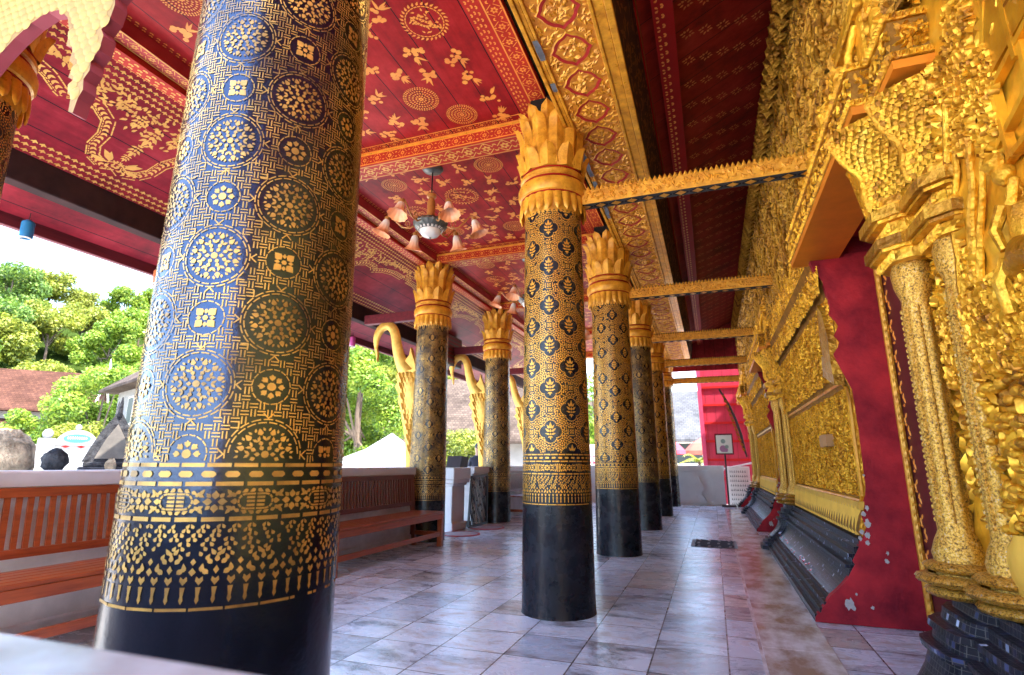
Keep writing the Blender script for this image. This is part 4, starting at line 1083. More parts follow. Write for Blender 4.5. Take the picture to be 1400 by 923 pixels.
for k in range(9):
    y=2.30-k*.20; P=np.zeros((7,7,3))
    for i in range(7):
        t=i/6; 
        for j in range(7):
            s=j/6*2-1; w=.105*(1-.0*t)*(math.sqrt(1-max(0,(t-.75)/.25)**2*.85))
            P[i,j]=WL(.955-.065*sin(t*PI*.6)-.03*(1-s*s)+.035*t*t, y+s*w, .56+.27*t)
    m.grid(P,0,False)
m.box(*WL(.95,-3,.55),*WL(.99,2.9,.86)); m.build('petal_base',YELLOW_PLASTER,nbo)

# doorways
def doorway(y0,y1,label,full):
    e=empty('doorway',(1.0,(y0+y1)/2,0),label,'doorway','gilded doorways with red jambs')
    D=lambda x,y,z:(x-1.0,y-(y0+y1)/2,z)
    m=MB()   # far jamb: red plaster face across the thickness of the wall
    out=[(.577,.004),(.577,.03),(.60,.06),(.618,.065),(.63,.10),(.655,.125),(.665,.15),(.69,.18),(.735,.22),(.765,.25),(.80,.29),(.835,.35),(.858,.385),(.845,.41),(.868,.45),(.895,.50),(.90,.54),(.925,.56),(.955,.63),(.935,.70),(.958,.74),(.965,.80),(.985,.9),(.99,1.3),(.985,1.58),(.95,1.68),(.91,1.80),(.895,1.85),(.93,1.90),(.945,1.94),(.915,1.99),(.95,2.06),(.935,2.10),(.905,2.15),(.915,2.22),(.90,2.34),(.885,2.42),(.84,2.50),(.81,2.62),(1.26,2.62),(1.26,.004)]
    m.prism([(x+.003,z) for x,z in out],lambda u,v,d:D(u,d,v),y1-.012,y1+.05)
    m.build('far_jamb',RED_PLASTER,e,smooth=0)
    m=MB(); m.box(*D(1.0,y0-.05,0),*D(1.26,y0+.012,2.75)); m.build('near_jamb',RED_PLASTER,e,smooth=0)
    w=MB(); rr=random.Random(3)   # chips of bare plaster
    for x,z,q in ((.80,.13,.045),(.845,.20,.010),(.93,.12,.014),(.925,.60,.02),(.95,.72,.022),(.91,.56,.016),(.985,.98,.010),(1.06,.47,.014),(1.05,.42,.018),(.965,.66,.028),(.955,.58,.024),(.95,.53,.02),(.975,.76,.018)):
        pl=[(x+q*rr.uniform(.45,1.15)*cos(a)*.8,z+q*rr.uniform(.45,1.25)*sin(a)) for a in np.linspace(0,2*PI,17)[:-1]]
        w.prism(pl,lambda u,v,d:D(u,d,v),y1-.016,y1-.012)
    w.build('bare_patch',mat('bare_plaster',(.55,.49,.45),(.38,.33,.31),40,.8),e)
    m=MB(); m.box(*D(1.265,y0-.1,0),*D(1.32,y1+.1,2.75)); m.build('door_leaf',RED_DOOR,e,smooth=0)
    g=MB(); g.box(*D(1.225,y1-.06,0.05),*D(1.262,y1-.022,2.62),0,.006)
    for k in range(int(2.5/.06)): g.leaf(lambda u,v,d:D(u,y1-.062-d,v),1.243,.1+k*.06,PI/2,.055,.03,.008)
    g.build('gold_edge',GOLD_CARVED,e)
    sc_=MB()
    for k in range(11):
        z=.35+k*.22
        for q in range(6): sc_.leaf(lambda u,v,d:D(1.264-d,u,v),y1-.10-.03*sin(q*1.3),z+q*.03,q*1.1,.05,.024,.006)
    sc_.build('door_scroll',ORANGE_GOLD,e)
    # pilaster on the near side: two clustered half shafts
    p=MB()
    SH=((y0-.22,.050,.872),(y0-.49,.047,.938))
    zs=[.60,.66,.72,.76,.80,.90,1.2,1.66,1.74,1.80,1.86,1.92]
    for (yc,r,xc) in SH:
        rad=[1.75,1.6,1.75,1.5,1.15,1.0,1.0,1.0,1.08,1.45,1.55,1.2]
        p.lathe([(r*k,z) for k,z in zip(rad,zs)],36,D(xc,yc,0),0,mod=lambda q,z,a,i:q*(1+.22*abs(sin(a*3.5))*(1 if .82<z<1.72 else .15)))
        for a in (150,205,255):
            ca,sa=cos(R(a)),sin(R(a))
            for k in range(36):
                z=.84+k*.0245; p.leaf(lambda u,v,d:D(xc+(r*1.05+d)*ca-u*sa,yc+(r*1.05+d)*sa+u*ca,v),0,z,PI/2,.028,.014,.014)
    p.build('pilaster',GILD_SILVER,e,smooth=50)
    bs=MB()
    for k,(z0_,z1_,ex) in enumerate(((.555,.60,.05),(.60,.645,.075),(.645,.69,.045))):
        for (yc,r,xc) in SH:
            bs.lathe([(r+ex-.015,z0_),(r+ex+.02,z0_+.01),(r+ex+.03,(z0_+z1_)/2),(r+ex+.02,z1_-.01),(r+ex-.015,z1_)],28,D(xc,yc,0),0,mod=lambda q,z,a,i:q*(1+.03*cos(a*14)))
    bs.build('pilaster_base',GILD_SILVER,e,smooth=40)
    cp=MB()      # capital: stacked mouldings on a stepped, chamfered plan
    def octa(xf,ya,yb,z0_,z1_,c,m=0):
        pl=[(1.0,ya),(xf+c,ya),(xf,ya+c),(xf,yb-c),(xf+c,yb),(1.0,yb)]
        cp.prism(pl,lambda u,v,d:D(u,v,d),z0_,z1_,m)
    for z0_,z1_,ex,m in ((1.90,1.945,.0,0),(1.945,1.96,.035,0),(1.96,2.005,.05,1),(2.005,2.02,.03,0),(2.02,2.075,.0,0),(2.075,2.09,.035,0),(2.09,2.135,.055,1),(2.135,2.15,.03,0),(2.15,2.19,.005,0)):
        octa(.79-ex,y0-.345-ex*.4,y0-.06+ex,z0_,z1_,.05+ex*.4,m); octa(.875-ex,y0-.60-ex,y0-.30,z0_+.001,z1_-.001,.045+ex*.4,m)
    for k in range(13):
        for z in (1.925,2.047):
            cp.leaf(lambda u,v,d:D(.79-d,u,v),y0-.31+.018*k,z,PI/2,.05,.018,.012); cp.leaf(lambda u,v,d:D(.875-d,u,v),y0-.56+.02*k,z,PI/2,.05,.018,.012)
            if k<8: cp.leaf(lambda u,v,d:D(u,y0-.60-d,v),.92+.011*k,z,PI/2,.05,.014,.012)
    cp.build('pilaster_capital',[GILD,GILD_DARK],e,smooth=30)
    br_=MB()     # flaring leafy brackets carrying the cornice
    def lobe(yc,w,xb,flare):
        def surf(s,t): return (xb-.045-flare*t**2.2-.012*sin(t*11)-.02*cos(s*PI*1.5), yc+s*w*(.62+.5*t*t), 2.17+.40*t)
        Pp=np.zeros((16,19,3))
        for i in range(16):
            for j in range(19):
                t=i/15; sj=j/18*2-1; x,y,z=surf(sj,t); Pp[i,j]=D(x+.13*abs(sj)**3,y,z)
        br_.grid(Pp,0,False)
        rr_=random.Random(int(yc*100))
        for rw in range(19):
            t=.97-rw*.05; nn=13
            for q in range(nn):
                sj=-.95+1.9*(q+.5*(rw%2))/nn; x,y,z=surf(sj,t); x+=.13*abs(sj)**3
                br_.leaf(lambda u,v,d:D(x-.004-d,y+u,z+v),0,0,PI/2+.5*sj,.046,.030,.015)
        br_.tube([D(x-.012,y,z) for x,y,z in (surf(.0,t) for t in np.linspace(.05,.95,8))],[.008,.014,.016,.016,.016,.016,.014,.012],8)
    lobe(y0-.20,.15,.84,.16); lobe(y0-.46,.13,.92,.13)
    # ribbed underside toward the opening
    br_.prism([(y0-.08,2.16),(y0-.02,2.2),(y0+.05,2.4),(y0+.22,2.585),(y0-.08,2.585)],lambda u,v,d:D(.95-d,u,v),-.05,.16)
    for k in range(22): br_.obox(D(.785,y0-.03+.009*k,2.21+.0165*k),D(.99,y0-.01+.009*k,2.20+.0165*k),.008,.012)
    br_.build('leaf_bracket',GILD,e,smooth=60)
    cn=MB(); yE=y1+.12
    cn.box(*D(.708,y0-.355,2.59),*D(1.02,yE-.003,2.632)); cn.box(*D(.793,y0-.635,2.591),*D(1.02,y0-.357,2.629))
    cn.build('cornice_soffit',gem('orange_gold_soffit',(.85,.27,.02),.42,.3),e,smooth=0)
    cf=MB()
    def frieze(x,ya,yb,z0_,z1_):
        cf.box(*D(x+.012,ya+.012,z0_),*D(1.0,yb,z1_),1)
        for z in (z0_,z1_-.035): cf.box(*D(x-.004,ya-.004,z),*D(1.0,yb+.001,z+.035),0,.004)
        for z in (z0_+.018,z1_-.018):
            n=int((yb-ya)/.022)
            for k in range(n): cf.leaf(lambda u,v,d:D(x-.005-d,u,v),ya+(k+.5)*(yb-ya)/n,z,PI/2,.026,.018,.014)
            n=int((1.0-x)/.022)
            for k in range(n): cf.leaf(lambda u,v,d:D(u,ya-.005-d,v),x+(k+.5)*(1.0-x)/n,z,PI/2,.026,.018,.014)
        ns=max(2,int((yb-ya)/.115)); zc=(z0_+z1_)/2
        for q in range(ns):
            yc=ya+(q+.5)*(yb-ya)/ns; sg=1 if q%2 else -1
            sp=[(yc+sg*(.048-.0055*k)*cos(k*.8),zc+(.050-.0055*k)*sin(k*.8)) for k in range(9)]
            cf.tube([D(x+.004,a,b_) for a,b_ in sp],[.010-.0006*k for k in range(9)],6)
            for k in range(8):
                a=k*.8; cf.leaf(lambda u,v,d:D(x+.010-d,u,v),yc+sg*.055*cos(a),zc+.055*sin(a),(a if sg>0 else PI-a)+.9,.034,.018,.012)
        # scroll on the end face
        xc=(x+1.0)/2
        for sg in (-1,1):
            sp=[(xc+sg*.035+.034*(1-q/8)*cos(q*sg),(z0_+z1_)/2+.034*(1-q/8)*sin(q)) for q in np.linspace(0,6.3,16)]
            cf.tube([D(a,ya+.008,b_) for a,b_ in sp],.007,6)
        scatter(cf,lambda u,v,d:D(u,ya+.012-d,v),x+.03,.98,z0_+.05,z1_-.05,90,.034,.03,int(ya*31))
    frieze(.705,y0-.36,yE,2.63,2.85); frieze(.79,y0-.64,y0-.36,2.632,2.848)
    cf.build('cornice_frieze',[GILD,GROUND_GOLD],e,smooth=60)
    tp=MB()      # broken crest pieces above
    tp.box(*D(.80,y0-.34,2.85),*D(1.0,y0-.22,3.16),0,.01); tp.box(*D(.80,y0-.06,2.85),*D(1.0,y0+.03,3.10),0,.01); tp.box(*D(.77,y0-.38,3.13),*D(1.0,y0+.05,3.2),0,.008)
    tp.tube([D(.79,y0-.10,2.86),D(.77,y0-.2,3.0),D(.80,y0-.26,3.12)],[.022,.02,.018],8)
    for yq,xq in ((y0-.44,.85),(y0+.10,.80),(y0+.5,.80),(y0+.95,.8)): tp.lathe([(.03,2.845),(.045,2.87),(.052,2.93),(.045,3.02),(.032,3.08),(.05,3.13),(.044,3.135),(.02,3.09)],16,D(xq,yq,0))
    scatter(tp,lambda u,v,d:D(.83-d,u,v),y0-.5,y1,2.86,3.3,700,.07,.05,int(y0*7))
    tp.build('crest',GILD,e,smooth=60)
    return e
doorway(2.92,4.55,'nearest doorway, its bare patched crimson jamb reaching the floor beside a gilded double pilaster',1)
doorway(8.42,10.05,'second doorway, narrow crimson strip between golden pilasters halfway along the wall',1)
doorway(13.92,15.55,'farthest doorway, small and golden near the easel and red gable',1)

# ------------------------------------------------------------------ parapets
def parapet_prof(x0,x1,h=1.0):
    return [(x0,0),(x0,.0),(x0+.0,h-.16),(x0+.03,h-.13),(x0+.03,h-.10),(x0,h-.10)]
def parapet(y0,y1,label,h=1.0):
    e=empty('parapet',(-4.15,(y0+y1)/2,0),label,'parapet','white parapets of the portico'); l=(y1-y0)/2
    b=MB(); b.box(-.13,-l,-.02,.13,l,h-.125,0,.006); b.box(-.15,-l,-.02,.155,l,.10,0,.01); b.build('wall_body',GREY_PLASTER,e)
    c=MB(); c.box(-.165,-l-.01,h-.125,.165,l+.01,h-.105,0); c.box(-.19,-l-.02,h-.105,.19,l+.02,h,0,.012); c.build('coping',WHITE_PLASTER,e)
    return e
parapet(-.3,7.35,'long white parapet with bench seats against it, left side')
parapet(9.1,15.9,'white parapet continuing past the gate opening')
e=empty('end_parapet',(-1.8,16.02,0),'white far end parapet with a moulded baluster ornament','parapet')
b=MB(); b.box(-2.5,-.10,-.02,2.02,.10,.86,0,.006); b.box(-2.5,-.12,-.02,2.04,.12,.09,0,.008); b.box(-2.5,-.14,.88,2.06,.14,1.02,0,.012); b.box(-2.5,-.12,.86,2.04,.12,.88); b.build('wall_body',WHITE_PLASTER,e)
o_=MB(); out=[(.17,0),(.17,.05),(.10,.17),(.055,.21),(.06,.27),(.11,.34),(.125,.42),(.10,.50),(.05,.54),(.04,.6),(0,.68)]
poly=[(x,z) for x,z in out]+[(-x,z) for x,z in out[::-1][1:]]
o_.prism([(x+1.40,z+.06) for x,z in poly],lambda u,v,d:(u,d,v),-.24,-.10); o_.build('lotus_ornament',WHITE_PLASTER,e)
o_=MB(); o_.prism([(1.72,.0),(2.04,.0),(2.04,.9),(1.66,.9),(1.66,.78),(1.76,.66),(1.80,.3)],lambda u,v,d:(u,d,v),-.21,-.10); o_.build('end_scroll',WHITE_PLASTER,e)
# low ledge right in front of the camera
e=MB(); e.box(-4.0,-.45,-.02,-.09,.215,.905,0,.01); e.box(-4.0,-.48,.905,-.06,.243,.95,0,.008)
o=e.build('front_ledge',PALE_STONE); o.rotation_euler=(0,0,0); tag(o,'white marble ledge out of focus in the bottom left corner','ledge')

# gate post, gate, steps, mats
e=empty('gate_post',(-4.15,8.52,0),'white moulded post at the stair opening with a dark sign box on top','post')
e['label']='white moulded post standing in the opening beside the iron gate'
b=MB(); b.box(-.15,-.24,-.02,.15,.24,.70,0,.01); b.box(-.18,-.27,-.02,.18,.27,.12,0,.01); b.box(-.18,-.27,.70,.18,.27,.74,0,.008); b.box(-.21,-.31,.74,.21,.31,.80,0,.01); b.box(-.22,-.33,.80,.22,.33,.985,0,.012)
b.build('post_body',WHITE_PLASTER,e)
e=empty('sign_box',(-4.1,8.64,.99),'tilted dark lectern box lying on the white gate post','box')
b=MB(); b.prism([(-.16,0),(.14,0),(.20,.17),(-.08,.19),(-.14,.05)],lambda u,v,d:(d,u,v),-.13,.13); b.build('case',DARK_TIMBER,e)
b=MB(); b.prism([(-.12,.05),(-.07,.17),(-.075,.185),(-.135,.06)],lambda u,v,d:(d,u,v),-.11,.11); b.build('panel',IRON,e)
e=empty('iron_gate',(-3.82,8.95,0),'open black iron framed gate panel leaning beside the gate column','gate')
b=MB()
for p,q in (((0,-.42,.05),(0,-.32,.84)),((0,.36,.05),(0,.36,.86)),((0,-.42,.05),(0,.36,.05)),((0,-.32,.84),(0,.36,.86))): b.obox(p,q,.03,.035)
b.build('frame',IRON,e)
b=MB(); rr=random.Random(1)
for k in range(13):
    y=-.32+k*.054
    b.tube([(.0,y+.02*sin(j*1.4+k),.06+j*.078) for j in range(11)],.0075,6)
for k in range(40): b.leaf(lambda u,v,d:(d,u,v),rr.uniform(-.34,.33),rr.uniform(.1,.8),rr.uniform(0,6),.07,.03,.012)
b.build('scroll_bars',IRON,e)
RING=gem('red_rim',(.42,.02,.03),.5); DISC=mat('woven_disc',(.42,.36,.36),(.25,.2,.2),20,.6)
for (x,y,r_),lb in (((-3.72,8.02,.30),'round floor mat with red rim, nearer one by the bench'),((-3.68,8.98,.30),'round floor mat with red rim, farther one below the gate')):
    b=MB(); b.lathe([(.001,.010),(r_-.03,.010),(r_-.03,.006)],48,m=0); b.lathe([(r_-.035,.011),(r_-.02,.015),(r_,.012),(r_+.004,0)],48,m=1)
    o=b.build('floor_mat',[DISC,RING]); o.location=(x,y,0); tag(o,lb,'mat','round red rimmed floor mats')
e=empty('woven_rug',(-.07,8.3,0),'small dark striped fringed rug lying on the marble tiles','rug')
b=MB(); n=16; P=np.zeros((n,6,3))
for i in range(n):
    for j in range(6): P[i,j]=(-.24+.48*i/(n-1)+.01*sin(j*2),-.36+.72*j/5+.012*sin(i),.006+.006*abs(sin(i*.9+j)))
RUG=[gem('dark_weave',(.025,.022,.04),.9),gem('pale_weave',(.45,.42,.42),.9)]
mm=MB(); mm.grid(P,0)
mm.m=[1 if ((k//5)%4==1 and (k%5)%2==0) else 0 for k in range(len(mm.m))]; mm.build('cloth',RUG,e)
b=MB()
for k in range(30): b.obox((-.24,-.35+k*.024,.006),(-.29,-.35+k*.024+.004,.004),.006,.004)
b.build('fringe',RUG[1],e); b=MB()
for k in range(30): b.obox((.24,-.35+k*.024,.006),(.29,-.35+k*.024+.004,.004),.006,.004)
b.build('fringe',RUG[1],e)

# ------------------------------------------------------------------ benches
def make_bench(L_,label,loc):
    e=empty('slatted_bench',loc,label,'bench','slatted wooden benches along the parapet')
    s=MB()
    for k in range(5): s.box(-.01-.088*k-.08,-L_/2,.415,-.01-.088*k,L_/2,.44,0,.004)
    s.build('seat',BENCH_WOOD,e)
    s=MB(); s.box(-.045,-L_/2+.02,.345,-.012,L_/2-.02,.413,0,.004); s.box(-.05,-L_/2+.03,.13,-.02,L_/2-.03,.185,0,.004); s.build('apron_rail',BENCH_WOOD,e)
    for y in (-L_/2+.03,L_/2-.03):
        s=MB(); s.box(-.07,y-.03,0,-.005,y+.03,.413,0,.004); s.build('leg',BENCH_WOOD,e)
        s=MB(); s.obox((-.42,y,0),(-.50,y,.90),.05,.05); s.build('leg',BENCH_DARK,e)
        s=MB(); s.obox((-.07,y,.16),(-.42,y,.16),.03,.05); s.build('side_rail',BENCH_WOOD,e)
    s=MB(); s.obox((-.497,-L_/2,.875),(-.497,L_/2,.875),.035,.055); s.obox((-.465,-L_/2,.53),(-.465,L_/2,.53),.032,.05)
    n=int(L_/.062)
    for k in range(n):
        y=-L_/2+.06+(L_-.12)*k/(n-1); s.obox((-.468,y,.545),(-.494,y,.855),.030,.014)
    s.build('backrest',BENCH_DARK if label.find('dark')>=0 else BENCH_WOOD,e)
    return e
make_bench(2.14,'orange brown slatted bench against the white parapet at lower left',(-3.42,2.90,0))
make_bench(2.25,'slatted bench with dark back ending beside the first outer lotus column',(-3.40,5.69,0))
make_bench(1.9,'distant dark bench beyond the iron gate column',(-3.42,11.45,0))

# ------------------------------------------------------------------ hanging things
def lamp(loc,c1,label):
    e=empty('hanging_lantern',loc,label,'lantern','small lanterns hanging from the eave')
    b=MB(); b.lathe([(.001,0),(.02,0),(.045,-.02),(.05,-.03),(.05,-.17),(.042,-.17),(.042,-.04),(.001,-.03)],20); b.build('shade',c1,e)
    b=MB(); b.tube([(0,0,0),(0,0,.07)],.004,6); b.build('cord',IRON,e)
    b=MB(); b.lathe([(.046,-.172),(.053,-.172),(.053,-.182),(.046,-.182)],20); b.build('rim',OPAL,e)
lamp((-5.62,2.80,3.17),gem('blue_glass',(.03,.20,.42),.2),'blue cylinder lantern hanging under the eave at far left')
lamp((-5.62,4.06,3.14),gem('orange_glass',(.6,.16,.06),.3),'orange lantern hanging just left of the nearest column')
lamp((-5.62,7.60,3.16),gem('pink_glass',(.6,.10,.35),.3),'pink lantern hanging beside the swan head')
e=empty('hanging_cabinet',(-4.98,9.85,3.0),'dark wooden box fixed below the eave between the two outer lotus columns','cabinet')
b=MB(); b.box(-.12,-.5,0,.12,.5,.62,0,.008); b.build('case',DARK_TIMBER,e)
b=MB()
for k in range(7): b.box(.122,-.46,.05+k*.08,.13,.46,.10+k*.08,0,.002)
b.build('slats',MAROON,e)

# carved hanging board of the end gable (top left)
e=empty('carved_valance',(-3.0,1.45,2.6),'pale gold scalloped valance hanging at the top left corner','valance')
V=lambda u,v,d:(u+3.0,d,v-2.6)
out=[(-3.75,3.05),(-3.6,3.06),(-3.50,3.10),(-3.42,3.17),(-3.32,3.24),(-3.2,3.30),(-3.08,3.33),(-2.98,3.31),(-2.90,3.24),(-2.86,3.14),(-2.86,3.06),(-2.80,3.03),(-2.81,2.96),(-2.775,2.93),(-2.79,2.86),(-2.755,2.84),(-2.77,2.77),(-2.74,2.745),(-2.735,2.66),(-2.70,2.645),(-2.685,2.72),(-2.66,2.76),(-2.672,2.82),(-2.64,2.86),(-2.645,2.92),(-2.60,2.96),(-2.59,3.04),(-2.615,3.08),(-2.565,3.13),(-2.55,3.2),(-2.56,3.25),(-2.52,3.28),(-2.5,3.40),(-2.4,3.5),(-2.2,3.62),(-2.0,3.7),(-1.7,3.72),(-1.7,4.15),(-3.75,4.15)]
b=MB(); b.prism(out,V,-.03,.03,0,1); b.build('board',[mat('pale_gold_scales',(.30,.17,.03),(.18,.10,.02),20,.5,.15,bs=.5,bscale=40,bd=.008),mat('red_edge',(.32,.05,.07),None,8,.6)],e,smooth=0)
b=MB(); rr=random.Random(12)
def inside(x,y,pl=out):
    c=False; j=len(pl)-1
    for i in range(len(pl)):
        if (pl[i][1]>y)!=(pl[j][1]>y) and x<(pl[j][0]-pl[i][0])*(y-pl[i][1])/(pl[j][1]-pl[i][1])+pl[i][0]: c=not c
        j=i
    return c
z=2.66
row=0
while z<3.75:
    x=-3.7+.03*(row%2)
    while x<-2.0:
        if inside(x,z) and inside(x-.02,z) and inside(x+.02,z) and inside(x,z-.02):
            pl=ngon(x,z,.034,10); vs=[V(a,c_,-.031) for a,c_ in pl]+[V(x,z-.004,-.05)]; b.add(vs,[(i,(i+1)%10,10) for i in range(10)],0)
        x+=.058
    z+=.046; row+=1
b.build('scales',mat('pale_gold_paint',(.40,.25,.045),(.27,.16,.03),12,.5,.15),e,smooth=20)
# ------------------------------------------------------------------ far end
e=empty('easel',(.30,15.45,0),'dark stand holding a small framed picture near the end wall','easel')
b=MB(); b.box(-.17,-.14,0,.17,.14,.05,0,.006); b.build('foot',DARK_TIMBER,e)
b=MB(); b.tube([(0,0,.05),(0,.02,1.32)],.022,10); b.build('post',DARK_TIMBER,e)
b=MB()
for a in ((-.22,0,1.30,.22,.03,1.335),(-.22,0,1.80,.22,.03,1.835),(-.22,0,1.335,-.19,.03,1.80),(.19,0,1.335,.22,.03,1.80)): b.box(*a)
fr=b.build('frame',MAROON,e); 
b=MB(); b.box(-.19,.008,1.335,.19,.02,1.80,0)
b.pat([ngon(-.02,1.64,.06,10),ngon(.06,1.5,.05,8)],lambda u,v:(u,.006,v),1,(0,-1,0)); b.pat([ngon(-.03,1.45,.09,9),ngon(.03,1.42,.06,7)],lambda u,v:(u,.0065,v),2,(0,-1,0))
b.build('picture',[OPAL,gem('grey_green_paint',(.3,.4,.36),.4),gem('pink_paint',(.5,.22,.42),.4)],fr,smooth=0)
m=MB(); m.prism([(-1.1,3.62),(1.05,3.62),(1.05,5.3),(-1.1,4.6)],lambda u,v,d:(u,d,v),16.03,16.1)
tag(m.build('end_gable',AISLE_RED,smooth=0),'dark maroon gable boards closing the far end above the fifth tie beam','gable')
e=empty('red_gable',(.35,18,-.6),'tall bright red boarded timber wall standing beyond the far end parapet','timber wall')
RB=mat('bright_red_boards',(.42,.02,.05),(.30,.012,.035),3,.5,sc3=(4,4,.5))
b=MB()
b.prism([(-.50,.5),(-.55,5.2),(1.2,5.2),(1.2,.5)],lambda u,v,d:(u,d,v),0,.06)
for k in range(6): b.box(-.44+.27*k,-.004,.5,-.432+.27*k,0,5.1,1)
b.build('boards',[RB,RED_DOOR],e,smooth=0)
b=MB()
for z in (1.2,1.75,2.3,2.85,3.4,3.95): b.box(-.50,-.05,z,1.2,0,z+.07,0,.004)
b.build('rails',RED_TRIM,e)
b=MB(); b.obox((-.56,-.03,.5),(-.61,-.03,5.2),.08,.12); b.build('edge_post',gem('pink_post',(.5,.05,.12),.5),e)
e=empty('carved_eave_bracket',(.86,16.2,1.25),'slender dark curved bracket leaning out from the far wall end','bracket')
b=MB(); b.tube([(0,0,0),(-.05,0,.25),(-.10,0,.6),(-.20,0,1.0),(-.34,0,1.4),(-.56,0,1.85)],[.022,.035,.04,.036,.034,.025],10,flat=.6,flatdir=(0,1,0)); b.build('arm',DARK_TIMBER,e)
b=MB()
for k in range(12): b.leaf(lambda u,v,d:(u-.05-d,-.03,v),-.02-.035*k,.2+k*.13,PI*.7,.14,.07,.03)
b.build('leaves',GROUND_GOLD,e)
e=empty('white_board',(.62,16.35,-.3),'white hand lettered board leaning behind the end rail','sign')
b=MB(); b.box(-.28,0,0,.28,.03,1.3,0,.004); b.build('panel',OPAL,e)
rr=random.Random(21)
for row in range(9):
    z=1.15-row*.12; x=-.22; b=MB()
    while x<.2:
        w=rr.uniform(.02,.045); b.pat([rect(x+w/2,z,w,.016,rr.uniform(-.5,.5)),rect(x+w/2,z+.02,.012,.045,rr.uniform(-.4,.4))],lambda u,v:(u,-.002,v),0,(0,-1,0)); x+=w+.02
    b.build('text_line',IRON,e,smooth=0)
b=MB(); b.tube([(-.36,-.06,1.24),(.4,-.06,1.40)],.022,8); b.build('rail',OPAL,e)

# ------------------------------------------------------------------ outside: walls, houses, stones
COURT_W=mat('court_white',(.26,.26,.26),(.18,.18,.18),1.5,.85,spec=.1)
e=empty('boundary_wall',(-22.3,13.4,-.6),'white monastery wall with stepped top and small red lozenges across the court','wall',rz=math.atan2(19,12)-PI)
e.rotation_euler=(0,0,math.atan2(1.75,1.0))
b=MB(); b.box(-9,-.15,0,12,.15,2.15,0,.01); b.box(-9,-.2,2.15,12,.2,2.28,0,.02); b.box(-9,-.2,0,12,.2,.3,0,.02)
for k in range(8):
    x=-8.6+k*2.75; b.box(x-.25,-.24,0,x+.25,.24,2.5,0,.02)
b.build('wall_body',COURT_W,e)
b=MB()
for k in range(8): b.blob((-8.6+k*2.75,0,2.66),(.16,.16,.18),n=12,k=8,jit=0)
b.build('ball_finials',COURT_W,e)
b=MB()
for k in range(46): b.pat([diam(-8.8+k*.45,2.215,.26,.10)],lambda u,v:(u,-.204,v),0,(0,-1,0)); 
b.build('red_lozenges',RED_TRIM,e,smooth=0)
e=empty('name_plaque',(-22.0,13.8,1.55),'rounded white gable with a blue oval name plate on the court wall','plaque'); e.rotation_euler=(0,0,math.atan2(1.75,1.0))
b=MB(); b.prism([(-.62,.12),(.62,.12)]+[(.62*cos(a),.12+.55*sin(a)) for a in np.linspace(0,PI,16)[1:-1]],lambda u,v,d:(u,d,v),-.22,.14); b.build('gable',COURT_W,e)
b=MB(); b.prism(ngon(0,.36,.40,20,0,.38),lambda u,v,d:(u,d,v),-.25,-.22); b.build('blue_plate',gem('sky_blue_enamel',(.015,.14,.30),.5),e)
rr=random.Random(2)
for k in range(9):
    b=MB(); b.pat([rect(-.26+k*.065,.36,.04,.025,rr.uniform(-.6,.6)),rect(-.26+k*.065,.38,.015,.08)],lambda u,v:(u,-.253,v),0,(0,-1,0)); b.build('letter',OPAL,e,smooth=0)
b=MB(); b.blob((0,-.04,.76),(.10,.10,.12),n=12,k=8,jit=0); b.build('ball_finial',COURT_W,e)
STONE=mat('dark_weathered_stone',(.075,.075,.08),(.012,.012,.015),11,.95,spec=.05,bs=.8,bscale=14,bd=.04)
STONE2=mat('tan_weathered_stone',(.50,.38,.25),(.13,.10,.07),6,.95,bs=1,bscale=9,bd=.08,contrast=.15,spec=.05)
def stone(name,loc,r_,matl,lab,base):
    e=empty(name,loc,lab,'stone'); b=MB(); random.seed(int(abs(loc[0])*100)); b.blob((0,0,0),r_,n=14,k=9,jit=.10); b.build('stone_body',matl,e,smooth=60)
    b=MB(); b.box(-.2,-.2,base-loc[2],.2,.2,-r_[2]*.85,0,.02); b.build('plinth',GREY_PLASTER,e)
stone('boundary_stone',(-5.62,3.37,1.07),(.10,.10,.105),STONE,'dark round weathered stone standing just outside the left parapet',-.6)
stone('boundary_stone',(-7.15,3.78,1.06),(.29,.29,.33),STONE2,'large tan weathered boulder at the far left edge behind the parapet',-.6)
e=empty('stone_shrine',(-7.42,5.12,-.6),'small blackened shrine with steep concave gables and horn tips outside the parapet','shrine',rz=R(58))
b=MB(); b.box(-.26,-.26,0,.26,.26,1.5,0,.02); b.box(-.34,-.34,1.5,.34,.34,1.60,0,.015); b.box(-.29,-.29,1.60,.29,.29,1.66,0,.01); b.build('base',STONE,e)
b=MB(); g=[(-.31,1.66),(.31,1.66),(.28,1.74),(.22,1.90),(.15,2.06),(.07,2.20),(.0,2.32),(-.07,2.20),(-.15,2.06),(-.22,1.90),(-.28,1.74)]
b.prism(g,lambda u,v,d:(u,d,v),-.27,.27); b.build('steep_roof',STONE,e,smooth=0)
for sg in (-1,1):
    b=MB(); b.tube([(0,sg*.27,2.24),(0,sg*.30,2.32),(0,sg*.34,2.40),(0,sg*.35,2.48)],[.03,.026,.018,.006],8); b.build('horn',STONE,e)
b=MB(); b.prism([(x*.62,1.70+(z-1.66)*.66) for x,z in g],lambda u,v,d:(u,d,v),-.285,-.271); b.build('gable_face',mat('pale_lichen_stone',(.17,.15,.13),(.08,.075,.07),6,.9,bs=.6,bscale=18,spec=.1),e,smooth=0)
b=MB(); b.blob((-.02,-.42,1.62),(.06,.06,.08),n=12,k=8,jit=.25); b.build('broken_finial',STONE2,e)

